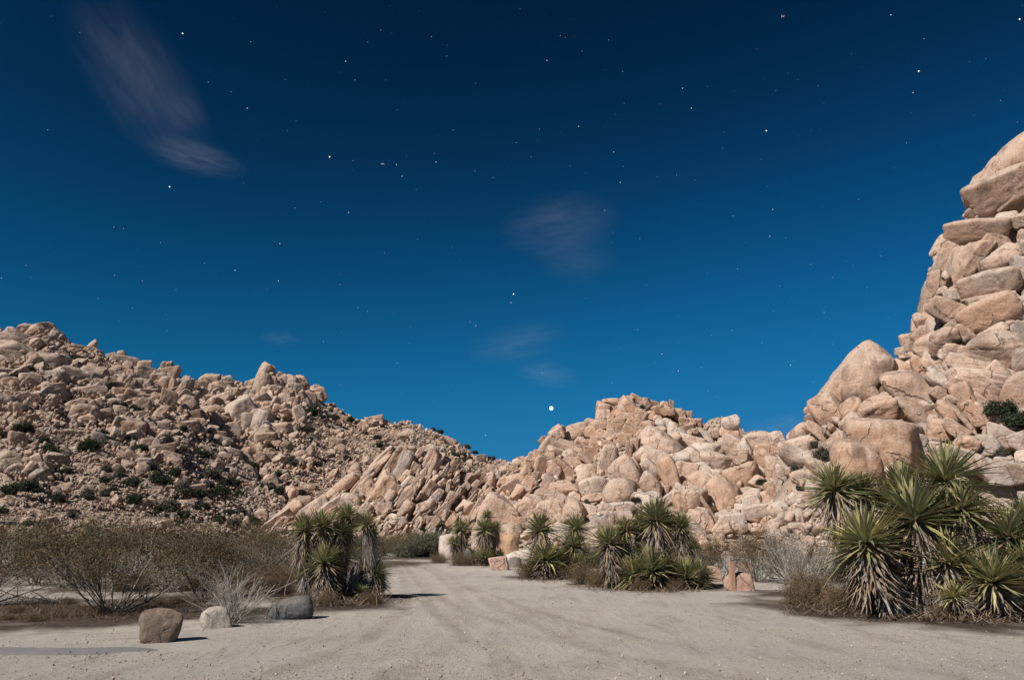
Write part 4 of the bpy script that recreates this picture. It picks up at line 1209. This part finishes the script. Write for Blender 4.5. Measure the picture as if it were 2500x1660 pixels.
stone(388, 1564, 102, 74, 'round', 311, (.155, .12, .09), 'brown squarish boulder alone on the sand at lower left', 0)
stone(526, 1529, 74, 47, 'round', 322, (.36, .33, .29), 'small pale wedge boulder at the foot of the dry grey shrub', 10, bury=.36)
stone(706, 1508, 114, 46, 'dome', 337, (.085, .095, .105), 'dark blue-grey topped boulder lying left of the shaggy yucca', 12)
stone(1218, 1392, 50, 33, 'block', 345, (.52, .34, .27), 'pink boulder with dark lichen spot on the edge of the sand', 6)
stone(1256, 1384, 34, 25, 'round', 352, (.17, .155, .15), 'small dark boulder tucked behind the pink boulder', -10)
stone(1262, 1369, 74, 24, 'round', 363, (.58, .52, .45), 'low white boulder behind the pink boulder', 14)
stone(1101, 1362, 62, 60, 'block', 371, (.56, .48, .41), 'pale square boulder left of the farthest yucca', 0)
stone(1238, 1360, 58, 60, 'block', 378, (.47, .30, .18), 'orange rounded block boulder right of the farthest yucca', -8)
stone(1744, 1418, 38, 36, 'block', 386, (.36, .25, .19), 'brown boulder between the many-headed yucca and the post', 0)
stone(1806, 1441, 78, 44, 'round', 391, (.40, .26, .20), 'mottled red-brown boulder right behind the small marker post', -6)
stone(1826, 1408, 48, 34, 'block', 398, (.36, .26, .20), 'brown boulder farther back behind the marker post', 0)
stone(1864, 1411, 50, 34, 'block', 405, (.42, .44, .40), 'pale grey-green boulder right of the marker post', 8)
stone(742, 1397, 30, 88, 'slab', 412, (.52, .44, .34), 'upright tan stone block half hidden behind the shaggy yucca', 0)
stone(1575, 1392, 36, 34, 'round', 420, (.56, .51, .46), 'pale boulder glimpsed between the stems of the many-headed yucca', 0)
stone(1345, 1352, 60, 44, 'round', 428, (.58, .51, .44), 'white rounded boulder behind the bright green yucca', 0)


def build_post():
    G = ground_at(1790, 1441)
    d, r, u = frame_at(G)
    k = depth_of(G) / F
    h, wd, th = 79 * k, 14.5 * k, 9 * k
    root = empty('marker_post', (G[0], G[1], 0))
    root.rotation_euler = (R(1.0), 0, math.atan2(r[1], r[0]) + R(24))
    tag(root, 'slim brown wooden marker post with small blue plate near its top', 'post')
    bm = bmesh.new()
    bmesh.ops.create_cube(bm, size=1)
    for v in bm.verts:
        top = v.co.z > 0
        v.co = Vector((v.co.x * wd * .8, v.co.y * th, h if top else -.1))
        if top and v.co.y > 0: v.co.z += .02
    bmesh.ops.bevel(bm, geom=list(bm.edges), offset=.006, segments=2, affect='EDGES')
    me = bpy.data.meshes.new('shaft'); bm.to_mesh(me); bm.free()
    m, t, b = new_mat('weathered_redwood'); q = NB(t)
    pos = q.n('ShaderNodeTexCoord').outputs['Object']
    mp = q.n('ShaderNodeMapping'); mp.inputs['Scale'].default_value = (30, 30, 1.5); q.l(pos, mp.inputs['Vector'])
    n1 = q.noise(mp.outputs[0], 2, 5, .65)
    q.l(q.mix(q.ramp(n1, .3, .7), (.30, .16, .10), (.44, .27, .18)), b.inputs['Base Color'])
    b.inputs['Roughness'].default_value = .8
    bp = q.n('ShaderNodeBump'); bp.inputs['Distance'].default_value = .004; q.l(n1, bp.inputs['Height']); q.l(bp.outputs[0], b.inputs['Normal'])
    link('shaft', me, root, m)
    # blue plate with a pale mark, on the left-hand face towards the camera
    def plate(name, w_, h_, z, y, mat, parent, x=0):
        bm = bmesh.new(); bmesh.ops.create_cube(bm, size=1)
        for v in bm.verts: v.co = Vector((x + v.co.x * w_, y + v.co.y * .006, z + v.co.z * h_))
        bmesh.ops.bevel(bm, geom=list(bm.edges), offset=.0015, segments=1, affect='EDGES')
        me = bpy.data.meshes.new(name); bm.to_mesh(me); bm.free()
        return link(name, me, parent, mat)
    mb, _, b = new_mat('blue_plate'); b.inputs['Base Color'].default_value = (.035, .07, .19, 1); b.inputs['Roughness'].default_value = .4
    mw, _, b = new_mat('white_mark'); b.inputs['Base Color'].default_value = (.6, .6, .6, 1)
    p = plate('blue_plate', wd * .58, 7.5 * k, h - 5.2 * k, -th / 2 - .004, mb, root)
    for (x, z, w_, h_) in [(0, 1.6, .30, .9), (.14, .3, .12, 1.6), (0, -.8, .30, .8)]:
        plate('mark', wd * w_, h_ * k, h - (5.2 - z) * k, -th / 2 - .009, mw, p, x * wd)
    plate('screw', 1.2 * k, 1.2 * k, h - 12 * k, -th / 2 - .004, mb, root)


build_post()

# ------------------------------------------------------------------ pebbles, litter and tufts
def pebbles(name, n, gen, smin, smax, cols, label):
    Vs, Fs, Cs, off = [], [], [], 0
    for i in range(n):
        x, y = gen()
        s_ = smin + (smax - smin) * random.random() ** 3
        V, Fc = LOW[2][random.randrange(10)]
        M = np.array(Euler((random.uniform(0, 6.3), random.uniform(0, 6.3), random.uniform(0, 6.3))).to_matrix())
        W = (V * np.array([1, .8, .6]) * s_) @ M.T + np.array([x, y, s_ * .25])
        Vs.append(W); Fs.append(Fc + off); off += len(W)
        Cs.append(np.tile(np.array(random.choice(cols)) * random.uniform(.7, 1.25), (len(W), 1)))
    me = mesh_np(name, np.concatenate(Vs), np.concatenate(Fs), col=np.concatenate(Cs))
    o = link(name, me, None, M_RUBBLE)
    tag(o, label, 'pebbles', kind='stuff')


def gen_near():
    px, py = random.uniform(-60, 2560), 1400 + 300 * random.random() ** .8
    g = ground_at(px, py)
    return g[0], g[1]


pebbles('pebbles', 1500, gen_near, .004, .022, ((.30, .26, .22), (.17, .14, .12), (.55, .51, .46), (.40, .33, .27)), 'scattered pebbles on the sandy ground')


def gravel(n):
    # loose angular grit on the open sand: eight-sided grains, one mass
    u = np.random.default_rng(77)
    px = u.uniform(-80, 2580, n); py = 1395 + 275 * u.random(n) ** .75
    d = FWD[None] + RT[None] * ((px - 1250) / F)[:, None] + UP[None] * ((830 - py) / F)[:, None]
    G = CAM[None] + d * (-CAMZ / d[:, 2])[:, None]
    clump = fbm(np.stack([G[:, 0], G[:, 1], 0 * px], 1) * .8, 3, 61)
    keep = u.random(n) < np.clip(.40 + .9 * clump, .05, 1) * (1 - .9 * ground_z(G[:, 0], G[:, 1])[1])
    G = G[keep]; n = len(G)
    G[:, 2] = ground_z(G[:, 0], G[:, 1])[0]
    sz = .0025 + .010 * u.random(n) ** 3
    O = np.array([[1, 0, 0], [-1, 0, 0], [0, 1, 0], [0, -1, 0], [0, 0, 1], [0, 0, -1.0]])
    V = O[None] * sz[:, None, None] * u.uniform(.6, 1.4, (n, 6, 1)) + u.normal(0, .25, (n, 6, 3)) * sz[:, None, None] + G[:, None] + np.array([0, 0, .003])
    T = np.array([[0, 2, 4], [2, 1, 4], [1, 3, 4], [3, 0, 4], [2, 0, 5], [1, 2, 5], [3, 1, 5], [0, 3, 5]])
    Fc = (T[None] + (np.arange(n) * 6)[:, None, None]).reshape(-1, 3)
    pal = np.array(((.48, .43, .38), (.34, .29, .24), (.24, .20, .17), (.54, .49, .43), (.42, .35, .29)))
    col = np.repeat(pal[u.integers(5, size=n)] * u.uniform(.7, 1.25, (n, 1)), 6, 0)
    o = link('gravel', mesh_np('gravel', V.reshape(-1, 3), Fc, smooth=False, col=col), None, M_DEAD)
    tag(o, 'fine loose gravel strewn over the sandy track', 'gravel', kind='stuff')


gravel(30000)


def litter(name, n, spots, cols, ln, wd, label, upr=.5):
    base, dirs, L_, W_, C_ = [], [], [], [], []
    for i in range(n):
        px, py, sx, sy = random.choice(spots)
        g = ground_at(px + random.gauss(0, sx), min(1655, max(1345, py + random.gauss(0, sy))))
        a = random.uniform(0, 6.28); e = random.uniform(.03, upr)
        base.append((g[0], g[1], .0)); dirs.append((math.cos(a) * math.cos(e), math.sin(a) * math.cos(e), math.sin(e)))
        L_.append(random.uniform(*ln)); W_.append(random.uniform(*wd)); C_.append(np.array(random.choice(cols)) * random.uniform(.6, 1.3))
    me = leaves_mesh(name, np.array(base), np.array(dirs), np.array(L_), np.array(W_), np.full(n, .08), np.array(C_))
    o = link(name, me, None, M_DEAD)
    tag(o, label, 'litter', kind='stuff')


litter('fallen_leaves', 2600, [(800, 1474, 60, 5), (730, 1470, 30, 5), (900, 1468, 40, 5), (1600, 1443, 60, 3), (1480, 1434, 50, 3), (1330, 1415, 30, 3), (2080, 1498, 60, 5), (2200, 1508, 70, 5), (2350, 1514, 80, 5), (2450, 1516, 60, 5), (1990, 1482, 40, 5), (1180, 1381, 40, 2)],
       ((.25, .18, .115), (.17, .12, .08), (.24, .21, .18), (.13, .09, .06)), (.15, .5), (.012, .03), 'dry fallen yucca leaves and straw littering the ground under the plants', .7)
litter('ground_litter', 7000, [(120, 1490, 110, 10), (270, 1496, 70, 8), (420, 1475, 70, 10), (60, 1468, 60, 10), (540, 1460, 60, 10), (650, 1440, 50, 8), (330, 1440, 120, 6), (180, 1508, 90, 4)],
       ((.13, .085, .06), (.09, .062, .045), (.20, .14, .10), (.16, .13, .10)), (.05, .28), (.006, .014), 'dark twigs and leaf litter on the soil under the left bushes', .8)
litter('twigs', 90, [(450, 1590, 250, 25), (1200, 1600, 500, 35), (2100, 1600, 300, 35), (900, 1500, 60, 8)], ((.12, .09, .07), (.2, .16, .12)), (.05, .22), (.005, .010), 'a few dark twigs lying on the open sand', .15)

# ------------------------------------------------------------------ sky things
DS = 2500 / 2361.0
star_m = [emit_mat('star_faint', (.80, .92, 1), .55), emit_mat('star_mid', (.85, .94, 1), 1.0), emit_mat('star_bright', (.95, .98, 1), 2.2), emit_mat('planet_light', (1, .98, .94), 6.0)]
V3, F3 = ICO[3]
star_me = []
for m in star_m:
    me = mesh_np('star', V3, F3); me.materials.append(m); star_me.append(me)


def star(x, y, lev, label=None):
    Dst = 9000.0
    d = ray(x * DS, y * DS); d = d / np.linalg.norm(d)
    P = CAM + d * Dst
    o = bpy.data.objects.new('star' if lev < 3 else 'planet', star_me[lev]); COL.objects.link(o)
    o.location = [float(v) for v in P]
    s_ = Dst * (.00032, .00042, .00060, .0021)[lev]
    o.scale = (s_,) * 3
    tag(o, label or ('faint small star in the deep blue night sky', 'clear white star in the deep blue night sky', '')[lev], 'star' if lev < 3 else 'planet',
        None if lev == 3 else ('faint stars', 'clear stars', 'bright stars')[lev])


star(1271, 941, 3, 'very bright white planet low in the sky left of the middle hill')
for x, y, lab in [(391, 431, 'bright white star below the upper left cloud'), (421, 78, 'bright star right of the top of the upper left cloud'), (1184, 678, 'bright star between the two central clouds'), (1767, 302, 'bright star in the upper right half of the sky'),
                  (2118, 165, 'bright star high at the right above the cliff'), (2351, 45, 'bright star in the top right corner'), (760, 362, 'bright star just left of the airliner')]:
    star(x, y, 2, lab)
for x, y in [(570, 250), (1261, 140), (1334, 292), (1394, 485), (1415, 351), (1430, 421), (1526, 816), (1564, 855), (1574, 204), (1594, 250), (1775, 545), (1782, 483), (2105, 214), (1178, 698), (1097, 751), (642, 648), (542, 623), (645, 562),
             (804, 490), (927, 407), (914, 380), (1005, 374), (1119, 1003), (1250, 860), (1823, 842), (797, 142), (2054, 35), (790, 944)]:
    star(x, y, 1)
for x, y in [(533, 212), (819, 185), (480, 190), (184, 76), (1292, 83), (1244, 298), (1225, 362), (1084, 742), (746, 787), (915, 837), (1617, 847), (1688, 762), (1797, 660), (1640, 772), (1920, 640), (1560, 404), (1602, 416), (1690, 498), (471, 607), (305, 710), (264, 635),
             (262, 524), (285, 527), (328, 648), (784, 656), (847, 718), (825, 709), (1190, 330), (1137, 410), (1403, 93), (1436, 165), (1870, 610), (1757, 790), (1411, 883), (1470, 760), (878, 70), (995, 85), (1030, 130), (578, 97), (1045, 300), (1095, 395), (1290, 468),
             (1475, 550), (1410, 560), (814, 371), (2307, 232), (2130, 90), (1980, 460), (2090, 330), (60, 612), (3, 641), (110, 300), (680, 480), (370, 560), (1700, 620), (1900, 720), (2030, 590)]:
    star(x, y, 0)


def airliner(x, y, Dst, heading, label):
    """small distant jet with its lights, seen from below"""
    P = at(x * DS, y * DS, Dst)
    root = empty('airliner', P)
    root.rotation_euler = (0, 0, heading)
    tag(root, label, 'airplane')
    m, _, b = new_mat('airliner_paint'); b.inputs['Base Color'].default_value = (.55, .56, .58, 1); b.inputs['Roughness'].default_value = .4
    zs = np.linspace(-20, 20, 15)
    V, Q = tube([(0, z, 0) for z in zs], [max(.15, 2.0 * (1 - abs(z / 20.5) ** (5 if z > 0 else 3))) for z in zs], 12)
    link('fuselage', mesh_np('fuselage', V, Q), root, m)
    def wing(name, pts, th):
        V = np.array([(px_, py_, pz_ + s_ * th) for s_ in (-.5, .5) for px_, py_, pz_ in pts])
        n = len(pts)
        Fq = [np.array([[3, 2, 1, 0], [4, 5, 6, 7]] + [[i, (i + 1) % 4, 4 + (i + 1) % 4, 4 + i] for i in range(4)])]
        link(name, mesh_np(name, V, Fq, smooth=False), root, m)
    for s_ in (-1, 1):
        wing('wing', [(s_ * 1.2, 4, -.8), (s_ * 18, -5, .6), (s_ * 18, -6.8, .6), (s_ * 1.2, -3.5, -.8)], .5)
        wing('tailplane', [(s_ * .5, -15, .8), (s_ * 6.5, -18.2, 1.2), (s_ * 6.5, -19.4, 1.2), (s_ * .5, -18.5, .8)], .3)
        ez = np.linspace(-2, 3, 6)
        V, Q = tube([(s_ * 6, z, -1.9) for z in ez], [.7, 1.0, 1.1, 1.15, 1.1, .95], 10)
        link('engine', mesh_np('engine', V, Q), root, m)
    V = np.array([(sx, yy, zz) for sx in (-.2, .2) for yy, zz in ((-14, 1.5), (-18.5, 7.5), (-20.2, 7.5), (-19, 1.2))])
    link('tail_fin', mesh_np('tail_fin', V, np.array([[0, 1, 2, 3], [7, 6, 5, 4]] + [[i, (i + 1) % 4, 4 + (i + 1) % 4, 4 + i] for i in range(4)]), smooth=False), root, m)
    for (lx, ly, lz, cm, s_) in [(-18.3, -6, .7, 'r', 1.6), (18.3, -6, .7, 'w', 1.6), (0, 0, -2.8, 'r', 1.8), (0, -20.6, .4, 'w', 1.4)]:
        mm = emit_mat('nav_light_' + cm, (1, .16, .14) if cm == 'r' else (1, .9, .88), 2.5)
        me = mesh_np('navigation_light', V3 * s_, F3)
        o = link('navigation_light', me, root, mm); o.location = (lx, ly, lz)


airliner(883, 378, 7800, R(215), 'tiny airliner with red and white lights high left of centre')
airliner(1806, 38, 7400, R(215), 'tiny airliner with red and white lights at the top edge')


def cloud(x, y, wd, ht, ang, dens, label, seed, thick=.35, Dst=5200):
    P = at(x * DS, y * DS, Dst)
    d, r, u = frame_at(P)
    k = depth_of(P) / F * DS
    sx, sz = wd * k / 2, ht * k / 2
    c_, s_ = math.cos(R(ang)), math.sin(R(ang))
    X = r * c_ + u * s_; Z = -r * s_ + u * c_; Y = np.cross(Z, X)
    me = mesh_np('cloud', V3, F3)
    o = link('cloud', me)
    o.matrix_world = Matrix.Translation(Vector(P)) @ Matrix([[X[i], Y[i], Z[i]] for i in range(3)]).to_4x4() @ Matrix.Diagonal((sx, thick * (sx * sz) ** .5, sz, 1))
    m = bpy.data.materials.new('thin_cloud'); m.use_nodes = True
    t = m.node_tree
    t.nodes.remove(t.nodes['Principled BSDF'])
    q = NB(t)
    pv = q.n('ShaderNodeVolumePrincipled')
    pv.inputs['Color'].default_value = (.95, .93, .97, 1)
    tcn = q.n('ShaderNodeTexCoord')
    ob = tcn.outputs['Object']
    ln = q.n('ShaderNodeVectorMath', operation='LENGTH'); q.l(ob, ln.inputs[0])
    fall = q.math('POWER', q.ramp(ln.outputs['Value'], 1.0, .0), 1.3)
    mp = q.n('ShaderNodeMapping'); mp.inputs['Location'].default_value = (seed * 3.7, seed, 0); mp.inputs['Scale'].default_value = (wd / ht * .35 + .2, 1.2, 2.0)
    q.l(ob, mp.inputs['Vector'])
    n1 = q.noise(mp.outputs[0], 1.7, 8, .62, 1.2)
    dn = q.math('MULTIPLY', q.ramp(n1, .38, .70), q.math('MULTIPLY', fall, dens / (thick * math.sqrt(sx * sz) * 2)))
    q.l(dn, pv.inputs['Density'])
    q.l(pv.outputs[0], t.nodes['Material Output'].inputs['Volume'])
    o.data.materials.append(m)
    tag(o, label, 'cloud', 'thin moonlit clouds')
    m.cycles.volume_sampling = 'DISTANCE'


CD = .44
cloud(325, 190, 520, 240, -48, CD, 'long slanting wisp of thin cloud at upper left', 1)
cloud(425, 255, 130, 100, -35, CD * .7, 'small bright wisp at the lower end of the long upper left cloud', 2)
cloud(450, 362, 260, 95, -6, CD * 1.5, 'small flat wisp under the long upper left cloud', 3)
cloud(1290, 520, 320, 170, 8, CD * .95, 'ragged thin cloud in the middle of the sky', 4)
cloud(1330, 600, 220, 130, 0, CD * .5, 'faint lower fringe of the cloud in the middle of the sky', 5)
cloud(1190, 790, 280, 110, 12, CD * .7, 'faint streak of cloud above the bright planet', 6)
cloud(1262, 862, 170, 80, -8, CD * .9, 'small pinkish wisp directly above the bright planet', 7)
cloud(645, 780, 110, 46, 0, CD * .6, 'tiny faint wisp above the left ridge', 8)
cloud(1800, 985, 240, 70, 12, CD * .9, 'pale low cloud between the middle hill and the right cliff', 9)


# ------------------------------------------------------------------ labels that single each one out
ORD = ['first', 'second', 'third', 'fourth', 'fifth', 'sixth', 'seventh', 'eighth', 'ninth', 'tenth', 'eleventh', 'twelfth', 'thirteenth', 'fourteenth', 'fifteenth',
       'sixteenth', 'seventeenth', 'eighteenth', 'nineteenth', 'twentieth']


def pix(o):
    d = np.array(o.location) - CAM
    z = d @ FWD
    return 1250 + F * (d @ RT) / z, 830 - F * (d @ UP) / z


def relabel(group, bands, fmt, crest=None):
    """order the members of a group into bands by height in the picture, then from left to right"""
    obs = [o for o in bpy.data.objects if o.parent is None and o.get('group') == group]
    P = {o: pix(o) for o in obs}
    key = {o: (P[o][1] - crest_py(crest, P[o][0]) if crest else P[o][1]) for o in obs}
    srt = sorted(obs, key=lambda o: key[o])
    n = len(bands)
    for b, name in enumerate(bands):
        grp = srt[len(srt) * b // n: len(srt) * (b + 1) // n]
        for i, o in enumerate(sorted(grp, key=lambda o: P[o][0])):
            o['label'] = fmt.format(ord=ORD[min(i, 19)], band=name)


relabel('shrubs on the left hill', ('crest', 'upper', 'middle', 'lower', 'bottom'), 'dark green shrub, {ord} from left in the {band} band of the left hill')
relabel('shrubs on the farther left hill', ('crest', 'upper', 'middle', 'bottom'), 'dark shrub, {ord} from left in the {band} band of the farther left hill')
relabel('far scrub at the end of the track', ('back', 'front'), 'grey-green shrub, {ord} from left in the {band} of the scrub ending the track')
relabel('grey twig shrubs in the left scrub', ('left',), 'leafless grey twig shrub, {ord} from left in the {band} scrub band')
relabel('middle row of the left scrub', ('middle',), 'olive brown creosote bush, {ord} from left in the {band} row of left scrub')
relabel('scrub band below the left hill', ('back',), 'olive bush, {ord} from left in the {band} row of scrub below the left hill')
relabel('shrubs behind the right-hand yuccas', ('yuccas',), 'grey-green shrub, {ord} from left half hidden behind the right-hand {band}')
relabel('faint stars', ('top', 'upper', 'middle', 'lower', 'lowest'), 'faint small star, {ord} from left in the {band} fifth of the sky')
relabel('clear stars', ('upper', 'lower'), 'clear white star, {ord} from left in the {band} half of the sky')
relabel('dry tufts on the left soil', ('left',), 'low dry tuft, {ord} from left on the dark soil of the {band} foreground')
relabel('low brown bushes under the left creosote', ('left',), 'low brown bush, {ord} from left under the {band} creosote bushes')
